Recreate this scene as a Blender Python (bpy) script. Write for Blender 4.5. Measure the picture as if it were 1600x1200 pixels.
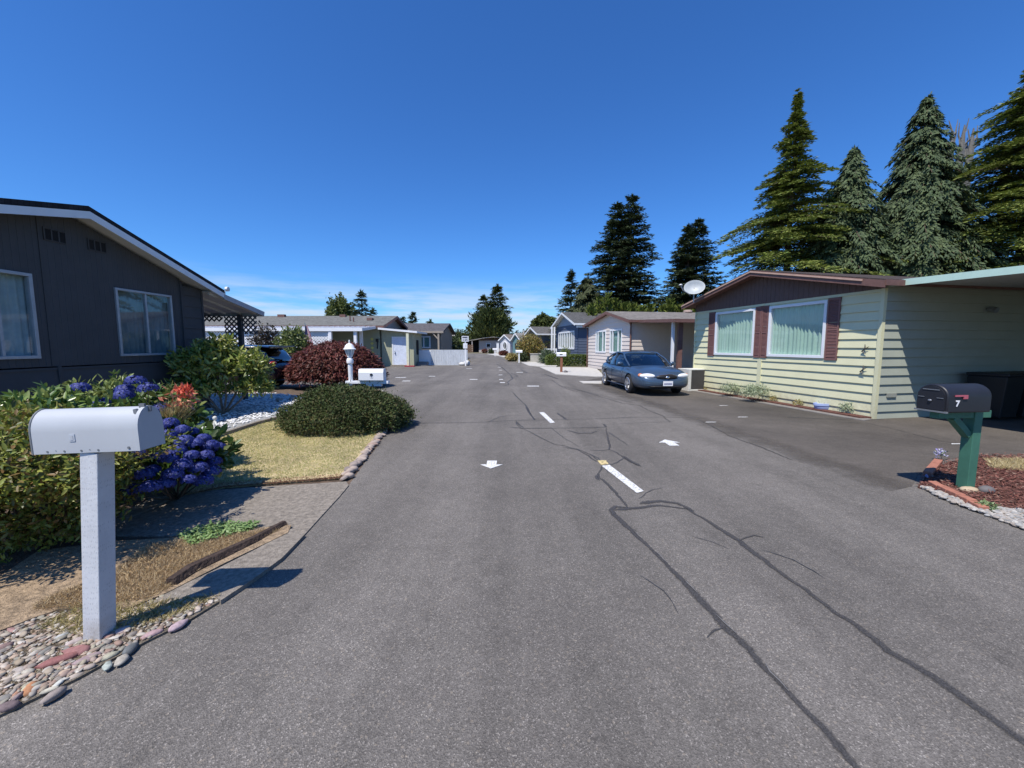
import bpy, math, random
import numpy as np
from mathutils import Vector, Matrix
random.seed(7); RNG = np.random.default_rng(7)
R = math.radians
for o in list(bpy.data.objects): bpy.data.objects.remove(o)
S = bpy.context.scene
# ---------------------------------------------------------------- camera
FPX, CAMH, PITCH = 620.0, 1.65, math.atan(60/620)
cam = bpy.data.objects.new('camera', bpy.data.cameras.new('camera')); S.collection.objects.link(cam)
cam.data.sensor_width = 36; cam.data.lens = FPX/1600*36; cam.data.clip_end = 5000; cam.data.clip_start = .05
cam.location = (0, 0, CAMH); cam.rotation_euler = (math.pi/2-PITCH, 0, 0)
S.camera = cam
S.render.resolution_x, S.render.resolution_y = 1024, 768
# ---------------------------------------------------------------- light
SUNV = Vector((-.33, -.47, 1)).normalized()                 # towards the sun
SUN_EL = math.asin(SUNV.z); SUN_AZ = math.atan2(SUNV.x, SUNV.y)
w = bpy.data.worlds.new('World'); S.world = w; w.use_nodes = True
nt = w.node_tree; nt.nodes.clear()
def N(nt, t, **k):
    n = nt.nodes.new(t)
    for a, v in k.items():
        if a.startswith('_'): n.inputs[a[1:]].default_value = v
        else: setattr(n, a, v)
    return n
def LK(nt, a, b): nt.links.new(a, b)
sky = N(nt, 'ShaderNodeTexSky', sky_type='NISHITA', sun_disc=False, sun_elevation=SUN_EL, sun_rotation=SUN_AZ,
        air_density=1.0, dust_density=.25, ozone_density=2.8, altitude=300)
hs = N(nt, 'ShaderNodeHueSaturation'); hs.inputs['Saturation'].default_value = 1.12; hs.inputs['Value'].default_value = 1.0
LK(nt, sky.outputs[0], hs.inputs['Color'])
tc = N(nt, 'ShaderNodeTexCoord'); sx = N(nt, 'ShaderNodeSeparateXYZ'); LK(nt, tc.outputs['Generated'], sx.inputs[0])
mp = N(nt, 'ShaderNodeMapping'); mp.inputs['Scale'].default_value = (1.6, 1.6, 15); LK(nt, tc.outputs['Generated'], mp.inputs[0])
no = N(nt, 'ShaderNodeTexNoise'); no.inputs['Scale'].default_value = 2.6; no.inputs['Detail'].default_value = 7; no.inputs['Roughness'].default_value = .58
LK(nt, mp.outputs[0], no.inputs['Vector'])
r1 = N(nt, 'ShaderNodeMapRange', interpolation_type='SMOOTHSTEP'); LK(nt, no.outputs['Fac'], r1.inputs[0])
r1.inputs[1].default_value = .34; r1.inputs[2].default_value = .66
r2 = N(nt, 'ShaderNodeMapRange', interpolation_type='SMOOTHSTEP'); LK(nt, sx.outputs[2], r2.inputs[0])
r2.inputs[1].default_value = .175; r2.inputs[2].default_value = .07
r3 = N(nt, 'ShaderNodeMapRange', interpolation_type='SMOOTHSTEP'); LK(nt, sx.outputs[0], r3.inputs[0])
r3.inputs[1].default_value = .42; r3.inputs[2].default_value = .05
m1 = N(nt, 'ShaderNodeMath', operation='MULTIPLY'); LK(nt, r1.outputs[0], m1.inputs[0]); LK(nt, r2.outputs[0], m1.inputs[1])
m2 = N(nt, 'ShaderNodeMath', operation='MULTIPLY'); LK(nt, m1.outputs[0], m2.inputs[0]); LK(nt, r3.outputs[0], m2.inputs[1])
m3 = N(nt, 'ShaderNodeMath', operation='MULTIPLY'); LK(nt, m2.outputs[0], m3.inputs[0]); m3.inputs[1].default_value = .88
mx = N(nt, 'ShaderNodeMix', data_type='RGBA'); LK(nt, m3.outputs[0], mx.inputs[0]); tint = N(nt, 'ShaderNodeMix', data_type='RGBA', blend_type='MULTIPLY'); tint.inputs[0].default_value = 1; tint.inputs[7].default_value = (.60, 1.08, 1.66, 1); LK(nt, hs.outputs[0], tint.inputs[6]); LK(nt, tint.outputs[2], mx.inputs[6])
mx.inputs[7].default_value = (6.4, 7.4, 8.8, 1)
bg = N(nt, 'ShaderNodeBackground'); bg.inputs['Strength'].default_value = .092
ow = N(nt, 'ShaderNodeOutputWorld'); LK(nt, mx.outputs[2], bg.inputs[0]); LK(nt, bg.outputs[0], ow.inputs[0])
sun = bpy.data.objects.new('sun', bpy.data.lights.new('sun', 'SUN')); S.collection.objects.link(sun)
sun.data.energy = 5.0; sun.data.angle = R(.53); sun.data.color = (1, .94, .855)
sun.rotation_euler = SUNV.to_track_quat('Z', 'Y').to_euler(); sun.location = (-10, -14, 30)
S.view_settings.view_transform = 'Standard'; S.view_settings.look = 'None'; S.view_settings.exposure = 0.18; S.view_settings.gamma = 1
S.render.engine = 'CYCLES'
S.cycles.max_bounces = 6; S.cycles.transparent_max_bounces = 12; S.cycles.caustics_reflective = False; S.cycles.caustics_refractive = False

# ---------------------------------------------------------------- surveying helpers
cp, sp_ = math.cos(PITCH), math.sin(PITCH)
def ray(u, v):
    a = (u-800)/FPX; b = (600-v)/FPX
    return a, cp+b*sp_, -sp_+b*cp
def G(u, v, z=0.0):
    r = ray(u, v); t = (z-CAMH)/r[2]; return Vector((r[0]*t, r[1]*t, z))
def GP(pts, z=0.0): return [G(u, v, z) for u, v in pts]
# ---------------------------------------------------------------- materials
def base_mat(name):
    m = bpy.data.materials.new(name); m.use_nodes = True; nt = m.node_tree; nt.nodes.clear()
    out = N(nt, 'ShaderNodeOutputMaterial'); p = N(nt, 'ShaderNodeBsdfPrincipled'); LK(nt, p.outputs[0], out.inputs[0])
    return m, nt, p, out
def c4(c): return (c[0], c[1], c[2], 1)
def noise(nt, scale, detail=4, rough=.6, vec=None, mscale=None):
    n = N(nt, 'ShaderNodeTexNoise'); n.inputs['Scale'].default_value = scale; n.inputs['Detail'].default_value = detail; n.inputs['Roughness'].default_value = rough
    t = N(nt, 'ShaderNodeTexCoord')
    if mscale:
        q = N(nt, 'ShaderNodeMapping'); q.inputs['Scale'].default_value = mscale; LK(nt, t.outputs['Object'], q.inputs[0]); LK(nt, q.outputs[0], n.inputs['Vector'])
    else: LK(nt, t.outputs['Object'], n.inputs['Vector'])
    return n.outputs['Fac']
def rng(nt, fac, a, b, c=0., d=1.):
    r = N(nt, 'ShaderNodeMapRange'); LK(nt, fac, r.inputs[0])
    for i, v in enumerate((a, b, c, d)): r.inputs[i+1].default_value = v
    return r.outputs[0]
def mixc(nt, fac, a, b, mode='MIX'):
    m = N(nt, 'ShaderNodeMix', data_type='RGBA', blend_type=mode)
    if isinstance(fac, float): m.inputs[0].default_value = fac
    else: LK(nt, fac, m.inputs[0])
    for i, v in ((6, a), (7, b)):
        if isinstance(v, tuple): m.inputs[i].default_value = c4(v)
        else: LK(nt, v, m.inputs[i])
    return m.outputs[2]
def bump(nt, p, h, strength, dist):
    b = N(nt, 'ShaderNodeBump'); b.inputs['Strength'].default_value = strength; b.inputs['Distance'].default_value = dist
    LK(nt, h, b.inputs['Height']); LK(nt, b.outputs[0], p.inputs['Normal'])
def M(name, col, rough=.75, var=.12, scale=6, bmp=.15, bscale=90, bdist=.004, metal=0., spec=.4, mscale=None, grime=0.):
    m, nt, p, _ = base_mat(name)
    f = rng(nt, noise(nt, scale, 6, .65, mscale=mscale), .3, .7)
    col_ = mixc(nt, f, tuple(c*(1-var) for c in col), tuple(min(1, c*(1+var)) for c in col))
    if grime:
        g = rng(nt, noise(nt, scale*.35, 8, .75, mscale=(1, 1, .35)), .52, .75, 0, grime)
        col_ = mixc(nt, g, col_, tuple(c*.45 for c in col))
    LK(nt, col_, p.inputs['Base Color'])
    p.inputs['Roughness'].default_value = rough; p.inputs['Metallic'].default_value = metal; p.inputs['Specular IOR Level'].default_value = spec
    if bmp: bump(nt, p, noise(nt, bscale, 3), bmp, bdist)
    return m
def leafM(name, cols, rough=.5, trans=.25, spec=.4, patch=.0):
    """each leaf its own tone between the given colours"""
    m, nt, p, out = base_mat(name)
    g = N(nt, 'ShaderNodeNewGeometry'); rp = N(nt, 'ShaderNodeValToRGB'); LK(nt, g.outputs['Random Per Island'], rp.inputs[0])
    rp.color_ramp.interpolation = 'LINEAR'
    while len(rp.color_ramp.elements) < len(cols): rp.color_ramp.elements.new(.5)
    for i, c in enumerate(cols):
        rp.color_ramp.elements[i].position = i/(len(cols)-1); rp.color_ramp.elements[i].color = c4(c)
    col = rp.outputs[0]
    if patch:
        f = rng(nt, noise(nt, patch, 3), .35, .65)
        col = mixc(nt, f, mixc(nt, 1., col, (.62, .66, .6), 'MULTIPLY'), col)
    LK(nt, col, p.inputs['Base Color']); p.inputs['Roughness'].default_value = rough; p.inputs['Specular IOR Level'].default_value = spec
    if trans:
        t = N(nt, 'ShaderNodeBsdfTranslucent'); LK(nt, col, t.inputs[0]); s = N(nt, 'ShaderNodeMixShader'); s.inputs[0].default_value = trans
        LK(nt, p.outputs[0], s.inputs[1]); LK(nt, t.outputs[0], s.inputs[2]); LK(nt, s.outputs[0], out.inputs[0])
    return m
def glassM(name, tint=(.84, .93, .92), refl=.03, see=.92):
    m, nt, p, out = base_mat(name); nt.nodes.remove(p)
    tr = N(nt, 'ShaderNodeBsdfTransparent'); tr.inputs[0].default_value = c4(tuple(c*see for c in tint))
    gl = N(nt, 'ShaderNodeBsdfGlossy'); gl.inputs['Roughness'].default_value = .015; gl.inputs[0].default_value = (.95, .97, 1, 1)
    lw = N(nt, 'ShaderNodeLayerWeight'); lw.inputs[0].default_value = .5; pw = N(nt, 'ShaderNodeMath', operation='POWER'); LK(nt, lw.outputs['Facing'], pw.inputs[0]); pw.inputs[1].default_value = 4.5
    f = rng(nt, pw.outputs[0], 0, 1, refl+.03, 1.)
    s = N(nt, 'ShaderNodeMixShader'); LK(nt, f, s.inputs[0]); LK(nt, tr.outputs[0], s.inputs[1]); LK(nt, gl.outputs[0], s.inputs[2]); LK(nt, s.outputs[0], out.inputs[0])
    return m
def asphaltM(name, col, speck=.9, patch=(.5, .82, 1.12), warm=(1, 1, 1), lanes=False, fade=False):
    m, nt, p, _ = base_mat(name)
    t = N(nt, 'ShaderNodeTexCoord')
    v1 = N(nt, 'ShaderNodeTexVoronoi'); v1.inputs['Scale'].default_value = 175; LK(nt, t.outputs['Object'], v1.inputs['Vector'])
    v2 = N(nt, 'ShaderNodeTexVoronoi'); v2.inputs['Scale'].default_value = 100; LK(nt, t.outputs['Object'], v2.inputs['Vector'])
    sep = N(nt, 'ShaderNodeSeparateColor'); LK(nt, v1.outputs['Color'], sep.inputs[0])
    sep2 = N(nt, 'ShaderNodeSeparateColor'); LK(nt, v2.outputs['Color'], sep2.inputs[0])
    big = rng(nt, noise(nt, patch[0], 6, .6), .3, .7, patch[1], patch[2])
    mid = rng(nt, noise(nt, 7, 5, .7), .25, .75, .86, 1.14)
    a = mixc(nt, rng(nt, sep.outputs[0], .0, 1.), tuple(c*(1-.55*speck) for c in col), tuple(c*(1+.62*speck) for c in col))
    a = mixc(nt, rng(nt, sep.outputs[1], .93, .96, 0, .75*speck), a, tuple(min(.6, c*3.4) for c in col))
    a = mixc(nt, rng(nt, sep2.outputs[2], .965, .98, 0, .42*speck), a, tuple(min(.55, c*2.8*w_) for c, w_ in zip(col, warm)))
    qs = [big, mid]
    if lanes:
        qs.append(rng(nt, noise(nt, 1., 5, .6, mscale=(1.1, .10, 1)), .35, .68, .74, 1.12)); qs.append(rng(nt, noise(nt, 3.2, 4, .8, mscale=(1, .5, 1)), .64, .74, 1., .70))
    for q in qs:
        cc = N(nt, 'ShaderNodeCombineColor')
        for i in range(3): LK(nt, q, cc.inputs[i])
        a = mixc(nt, 1., a, cc.outputs[0], 'MULTIPLY')
    LK(nt, a, p.inputs['Base Color']); p.inputs['Roughness'].default_value = .85; p.inputs['Specular IOR Level'].default_value = .3
    bump(nt, p, v1.outputs['Distance'], .6, .006)
    if fade:   # the two tarmacs merge without a kerb or line
        sx_ = N(nt, 'ShaderNodeSeparateXYZ'); LK(nt, t.outputs['Object'], sx_.inputs[0]); f1_ = N(nt, 'ShaderNodeMath', operation='MULTIPLY_ADD'); LK(nt, sx_.outputs[1], f1_.inputs[0]); f1_.inputs[1].default_value = .085; LK(nt, sx_.outputs[0], f1_.inputs[2])
        f2_ = N(nt, 'ShaderNodeMath', operation='MULTIPLY_ADD'); LK(nt, noise(nt, 1.7, 6, .7), f2_.inputs[0]); f2_.inputs[1].default_value = 1.0; LK(nt, f1_.outputs[0], f2_.inputs[2]); LK(nt, rng(nt, f2_.outputs[0], 5.05, 5.75), p.inputs['Alpha'])
    return m
MAT = {}
def splash(m, z1, amt, col=(.30, .27, .20)):
    nt = m.node_tree; p = [n for n in nt.nodes if n.type == 'BSDF_PRINCIPLED'][0]; o = p.inputs['Base Color'].links[0].from_socket; t = N(nt, 'ShaderNodeTexCoord'); sx_ = N(nt, 'ShaderNodeSeparateXYZ'); LK(nt, t.outputs['Object'], sx_.inputs[0])
    a = N(nt, 'ShaderNodeMath', operation='MULTIPLY'); LK(nt, rng(nt, sx_.outputs[2], 0, z1, amt, 0), a.inputs[0]); LK(nt, rng(nt, noise(nt, 5, 7, .75), .38, .62), a.inputs[1]); LK(nt, mixc(nt, a.outputs[0], o, col), p.inputs['Base Color'])
def mt(k, *a, fn=M, **kw):
    if k not in MAT: MAT[k] = fn(k, *a, **kw)
    return MAT[k]
asph = asphaltM('road_asphalt', (.152, .139, .124), speck=.56, warm=(1.1, 1, .85), lanes=True)
asph2 = asphaltM('driveway_asphalt', (.098, .086, .074), speck=.45, patch=(.35, .6, 1.35), fade=True)
seal = mt('crack_sealant', (.052, .052, .054), rough=.6, var=.6, scale=22, bmp=.5, bscale=120, bdist=.004)
def wornM(name, col, edge, k, scale, rough=.6, lo=.42, hi=.5):
    m, nt, p, out = base_mat(name)
    f = noise(nt, scale, 5, .7); uvn = N(nt, 'ShaderNodeUVMap'); sx_ = N(nt, 'ShaderNodeSeparateXYZ'); LK(nt, uvn.outputs[0], sx_.inputs[0])
    ab = N(nt, 'ShaderNodeMath', operation='SUBTRACT'); LK(nt, sx_.outputs[1], ab.inputs[0]); ab.inputs[1].default_value = .5
    a2 = N(nt, 'ShaderNodeMath', operation='ABSOLUTE'); LK(nt, ab.outputs[0], a2.inputs[0])
    a3 = N(nt, 'ShaderNodeMath', operation='MULTIPLY_ADD'); LK(nt, f, a3.inputs[0]); a3.inputs[1].default_value = k; LK(nt, a2.outputs[0], a3.inputs[2])
    al = rng(nt, a3.outputs[0], edge, edge+.26, .92, 0)
    c = mixc(nt, rng(nt, noise(nt, 150, 2), .35, .65), tuple(x*.6 for x in col), tuple(x*1.5 for x in col)); LK(nt, c, p.inputs['Base Color']); p.inputs['Roughness'].default_value = rough; p.inputs['Specular IOR Level'].default_value = .3
    LK(nt, al, p.inputs['Alpha']); bump(nt, p, noise(nt, 130, 3), .5, .004); return m
sealw = wornM('worn_crack_sealant', (.058, .055, .053), .40, .55, 30)
paint = mt('road_paint', (.74, .74, .72), rough=.7, var=.1, scale=25, bmp=.4, bscale=140, grime=.35)
soil = mt('soil', (.12, .085, .06), rough=.95, var=.5, scale=9, bmp=.9, bscale=55, bdist=.02)
drybed = mt('dry_litter', (.30, .22, .14), rough=.95, var=.55, scale=22, bmp=1., bscale=60, bdist=.02)
conc = mt('aged_concrete', (.245, .215, .178), rough=.95, var=.42, scale=28, bmp=1., bscale=120, bdist=.01, grime=.5)
padc = mt('pale_concrete', (.47, .45, .41), rough=.9, var=.12, scale=4, bmp=.4, bscale=80)
lawnM = mt('lawn_soil', (.48, .39, .22), rough=.95, var=.3, scale=3, bmp=.8, bscale=70, bdist=.02)
white = mt('white_paint', (.78, .79, .80), rough=.5, var=.03, scale=5, bmp=.06)
trimw = mt('white_trim', (.76, .78, .80), rough=.45, var=.03, scale=4, bmp=.03)
bark = mt('bark', (.11, .08, .06), rough=.95, var=.4, scale=12, bmp=.9, bscale=30, bdist=.02, mscale=(1, 1, .25))
glass = mt('window_glass', fn=glassM)
dark = mt('dark_recess', (.012, .012, .014), rough=.9, bmp=0)
metal = mt('grey_metal', (.35, .36, .37), rough=.4, metal=.7, var=.1)
chrome = mt('chrome', (.8, .8, .82), rough=.12, metal=1., var=.02, bmp=0)
black = mt('black_plastic', (.014, .014, .016), rough=.45, var=.1, bmp=.1)
# ---------------------------------------------------------------- geometry
class B:
    def __init__(s, mat=None): s.v = []; s.f = []; s.M = Matrix(mat) if mat is not None else Matrix()
    def add(s, vs, fs):
        k = len(s.v); s.v += [s.M @ Vector(v) for v in vs]; s.f += [tuple(i+k for i in f) for f in fs]; return s
    def quad(s, *p): return s.add(p, [tuple(range(len(p)))])
    def box(s, x0, x1, y0, y1, z0, z1):
        return s.add([(x, y, z) for z in (z0, z1) for x, y in ((x0, y0), (x1, y0), (x1, y1), (x0, y1))],
                     [(3, 2, 1, 0), (4, 5, 6, 7), (0, 1, 5, 4), (1, 2, 6, 5), (2, 3, 7, 6), (3, 0, 4, 7)])
    def bar(s, a, b, w, h, up=(0, 0, 1)):
        a, b = Vector(a), Vector(b); d = (b-a).normalized(); u = Vector(up)
        x = d.cross(u)
        if x.length < 1e-4: x = d.cross(Vector((1, 0, 0)))
        x.normalize(); y = x.cross(d); x *= w/2; y *= h/2
        return s.add([a-x-y, a+x-y, a+x+y, a-x+y, b-x-y, b+x-y, b+x+y, b-x+y], [(3, 2, 1, 0), (4, 5, 6, 7), (0, 1, 5, 4), (1, 2, 6, 5), (2, 3, 7, 6), (3, 0, 4, 7)])
    def prism(s, poly, z0, z1=None):
        n = len(poly); ar = sum(poly[i][0]*poly[(i+1) % n][1]-poly[(i+1) % n][0]*poly[i][1] for i in range(n))
        if ar < 0: poly = poly[::-1]
        zt = [(z1 if z1 is not None else p[2]) for p in poly]
        vs = [(p[0], p[1], z0) for p in poly]+[(p[0], p[1], z) for p, z in zip(poly, zt)]
        return s.add(vs, [tuple(range(n-1, -1, -1)), tuple(range(n, 2*n))]+[(i, (i+1) % n, n+(i+1) % n, n+i) for i in range(n)])
    def slab(s, p, t):
        """top corners p (ccw from above), thickness t down"""
        n = len(p); return s.add([tuple(q) for q in p]+[(q[0], q[1], q[2]-t) for q in p],
                                 [tuple(range(n)), tuple(range(2*n-1, n-1, -1))]+[(i, n+i, n+(i+1) % n, (i+1) % n) for i in range(n)])
    def tube(s, pts, rad, n=8, cap=True):
        pts = [Vector(p) for p in pts]
        if not hasattr(rad, '__len__'): rad = [rad]*len(pts)
        vs = []; fs = []; pu = None
        for i, p in enumerate(pts):
            d = (pts[min(i+1, len(pts)-1)]-pts[max(i-1, 0)]).normalized()
            u = pu-d*pu.dot(d) if pu is not None else d.cross(Vector((0, 0, 1)) if abs(d.z) < .9 else Vector((1, 0, 0)))
            u.normalize(); pu = u; w_ = d.cross(u)
            for k in range(n):
                a = 2*math.pi*k/n; vs.append(p+(u*math.cos(a)+w_*math.sin(a))*rad[i])
        for i in range(len(pts)-1):
            for k in range(n): fs.append((i*n+k, i*n+(k+1) % n, (i+1)*n+(k+1) % n, (i+1)*n+k))
        if cap: fs += [tuple(range(n-1, -1, -1)), tuple(range((len(pts)-1)*n, len(pts)*n))]
        return s.add(vs, fs)
    def lathe(s, prof, c=(0, 0, 0), n=20, sx=1, sy=1):
        vs = []; fs = []
        for r, z in prof:
            for k in range(n):
                a = 2*math.pi*k/n; vs.append((c[0]+r*sx*math.cos(a), c[1]+r*sy*math.sin(a), c[2]+z))
        for i in range(len(prof)-1):
            for k in range(n): fs.append((i*n+k, i*n+(k+1) % n, (i+1)*n+(k+1) % n, (i+1)*n+k))
        fs += [tuple(range(n-1, -1, -1)), tuple(range((len(prof)-1)*n, len(prof)*n))]
        return s.add(vs, fs)
    def ball(s, c, r, n=10, m=6, rot=None):
        r = r if hasattr(r, '__len__') else (r, r, r); vs = [Vector((0, 0, -r[2]))]; fs = []
        for i in range(1, m):
            t = -math.pi/2+math.pi*i/m
            for k in range(n):
                a = 2*math.pi*k/n; vs.append(Vector((r[0]*math.cos(t)*math.cos(a), r[1]*math.cos(t)*math.sin(a), r[2]*math.sin(t))))
        vs.append(Vector((0, 0, r[2]))); L = len(vs)-1
        for k in range(n): fs.append((0, 1+(k+1) % n, 1+k)); fs.append((L, 1+(m-2)*n+k, 1+(m-2)*n+(k+1) % n))
        for i in range(m-2):
            for k in range(n): fs.append((1+i*n+k, 1+i*n+(k+1) % n, 1+(i+1)*n+(k+1) % n, 1+(i+1)*n+k))
        if rot is not None: vs = [rot @ v for v in vs]
        c = Vector(c); return s.add([v+c for v in vs], fs)
    def build(s, name, mat, parent=None, smooth=None, bev=0):
        me = bpy.data.meshes.new(name); me.from_pydata([tuple(v) for v in s.v], [], s.f); me.validate(); me.update()
        return link(name, me, mat, parent, smooth, bev)
def link(name, me, mat, parent=None, smooth=None, bev=0):
    o = bpy.data.objects.new(name, me); S.collection.objects.link(o)
    if mat is not None: me.materials.append(mat)
    if smooth is not None:
        me.polygons.foreach_set('use_smooth', [True]*len(me.polygons)); me.set_sharp_from_angle(angle=R(smooth))
    if bev:
        b = o.modifiers.new('bevel', 'BEVEL'); b.width = bev; b.segments = 2; b.limit_method = 'ANGLE'
    if parent is not None:
        o.parent = parent
        if parent.type == 'EMPTY': o.matrix_parent_inverse = Matrix.Translation(-parent.location)
    return o
def tag(o, label=None, cat=None, group=None, kind=None):
    for k, v in (('label', label), ('category', cat), ('group', group), ('kind', kind)):
        if v: o[k] = v
    return o
def thing(name, label, cat, loc=(0, 0, 0), group=None):
    e = bpy.data.objects.new(name, None); S.collection.objects.link(e); e.location = loc; e.empty_display_size = .2
    return tag(e, label, cat, group)
def bake(o):
    dg = bpy.context.evaluated_depsgraph_get(); me = bpy.data.meshes.new_from_object(o.evaluated_get(dg)); o.modifiers.clear(); o.data = me; return o
def frame(o, xd, yd=None):
    """frame with origin o, horizontal x axis xd, z up, y = outward"""
    x = Vector(xd).normalized(); z = Vector((0, 0, 1)); y = z.cross(x)
    m = Matrix((x, y, z)).transposed().to_4x4(); m.translation = Vector(o); return m
# cards -------------------------------------------------------------------
def nrm(a): return a/np.maximum(np.linalg.norm(a, axis=-1, keepdims=True), 1e-9)
def cards(name, P, D, Nn, L, W_, mat, parent=None, fold=False):
    P = np.asarray(P, float); D = nrm(np.asarray(D, float)); Nn = np.asarray(Nn, float)
    n = len(P); L = np.broadcast_to(L, (n,))[:, None]; W_ = np.broadcast_to(W_, (n,))[:, None]
    Sd = nrm(np.cross(D, Nn)); U = nrm(np.cross(Sd, D))
    if fold:
        v = np.stack([P, P+D*L*.35+Sd*W_*.5+U*W_*.16, P+D*L*.75+Sd*W_*.36+U*W_*.1, P+D*L, P+D*L*.75-Sd*W_*.36+U*W_*.1, P+D*L*.35-Sd*W_*.5+U*W_*.16], 1)
        k = 6; idx = np.array([[0, 1, 2, 3], [0, 3, 4, 5]])
    else:
        v = np.stack([P, P+D*L*.45+Sd*W_*.5, P+D*L, P+D*L*.45-Sd*W_*.5], 1); k = 4; idx = np.array([[0, 1, 2, 3]])
    nf = len(idx); me = bpy.data.meshes.new(name); me.vertices.add(n*k); me.vertices.foreach_set('co', v.reshape(-1))
    me.loops.add(n*nf*4); me.polygons.add(n*nf)
    li = (idx[None]+(np.arange(n)*k)[:, None, None]).reshape(-1)
    me.loops.foreach_set('vertex_index', li.astype(np.int32))
    me.polygons.foreach_set('loop_start', (np.arange(n*nf)*4).astype(np.int32))
    me.update(calc_edges=True)
    return link(name, me, mat, parent)
def rdir(n):
    return nrm(RNG.normal(size=(n, 3)))

# ================================================================ SETTING
def struct(o): return tag(o, kind='structure')
g = B(); g.quad((-900, -60, -.06), (900, -60, -.06), (900, 900, -.06), (-900, 900, -.06)); struct(g.build('ground', mt('far_ground', (.16, .145, .09), var=.35, scale=.5, bmp=.6, bscale=20, bdist=.03, rough=.95)))
left_edge = [(0, 1117), (60, 1088), (120, 1060), (180, 1027), (232, 1000), (290, 972), (345, 938), (395, 905), (440, 872), (475, 836), (505, 803), (530, 776), (545, 758), (570, 723), (590, 697), (604, 676), (622, 662), (618, 640), (606, 622), (596, 610), (575, 604), (520, 605), (470, 606), (400, 607)]
rp_ = [Vector((-5, -3, 0)), Vector((-4.2, .3, 0))]+GP(left_edge)+[Vector((-24, 14.5, 0)), Vector((-24, 32, 0)), Vector((-7.9, 32.5, 0)), Vector((-7.6, 33.4, 0)), Vector((-4.2, 33.6, 0)), Vector((-4.1, 40, 0)), Vector((-5.5, 50, 0)), Vector((-9, 70, 0)), Vector((-13, 84, 0)), Vector((-6, 84, 0))]
rp_ += GP([(761, 553.5), (780, 556), (790, 561), (810, 565.5), (825, 571), (843, 573.5), (868, 584), (905, 588), (931, 588)])+[Vector((12, 24, 0)), Vector((14, 9, 0)), Vector((12, -3, 0))]
road = B(); road.prism(rp_, -.12, 0); road = struct(road.build('road', asph))
def strip(pts, ws, z, closed=False):
    b = B(); n = len(pts); P = [Vector((p[0], p[1], z)) for p in pts]
    if not hasattr(ws, '__len__'): ws = [ws]*n
    Lf = []; Rt = []
    for i in range(n):
        d = (P[min(i+1, n-1)]-P[max(i-1, 0)]).normalized(); s_ = Vector((-d.y, d.x, 0))*ws[i]/2
        Lf.append(P[i]+s_); Rt.append(P[i]-s_)
    b.add(Lf+Rt, [(n+i, n+i+1, i+1, i) for i in range(n-1)]); b.uvstrip = n; return b
def resamp(px, step=.07, jit=.012):
    P = GP(px); out = [P[0]]
    for a, b_ in zip(P[:-1], P[1:]):
        k = max(1, int((b_-a).length/max(step, .012*a.y)))
        for i in range(1, k+1): out.append(a.lerp(b_, i/k)+Vector((random.gauss(0, jit), random.gauss(0, jit), 0)))
    return out
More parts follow.
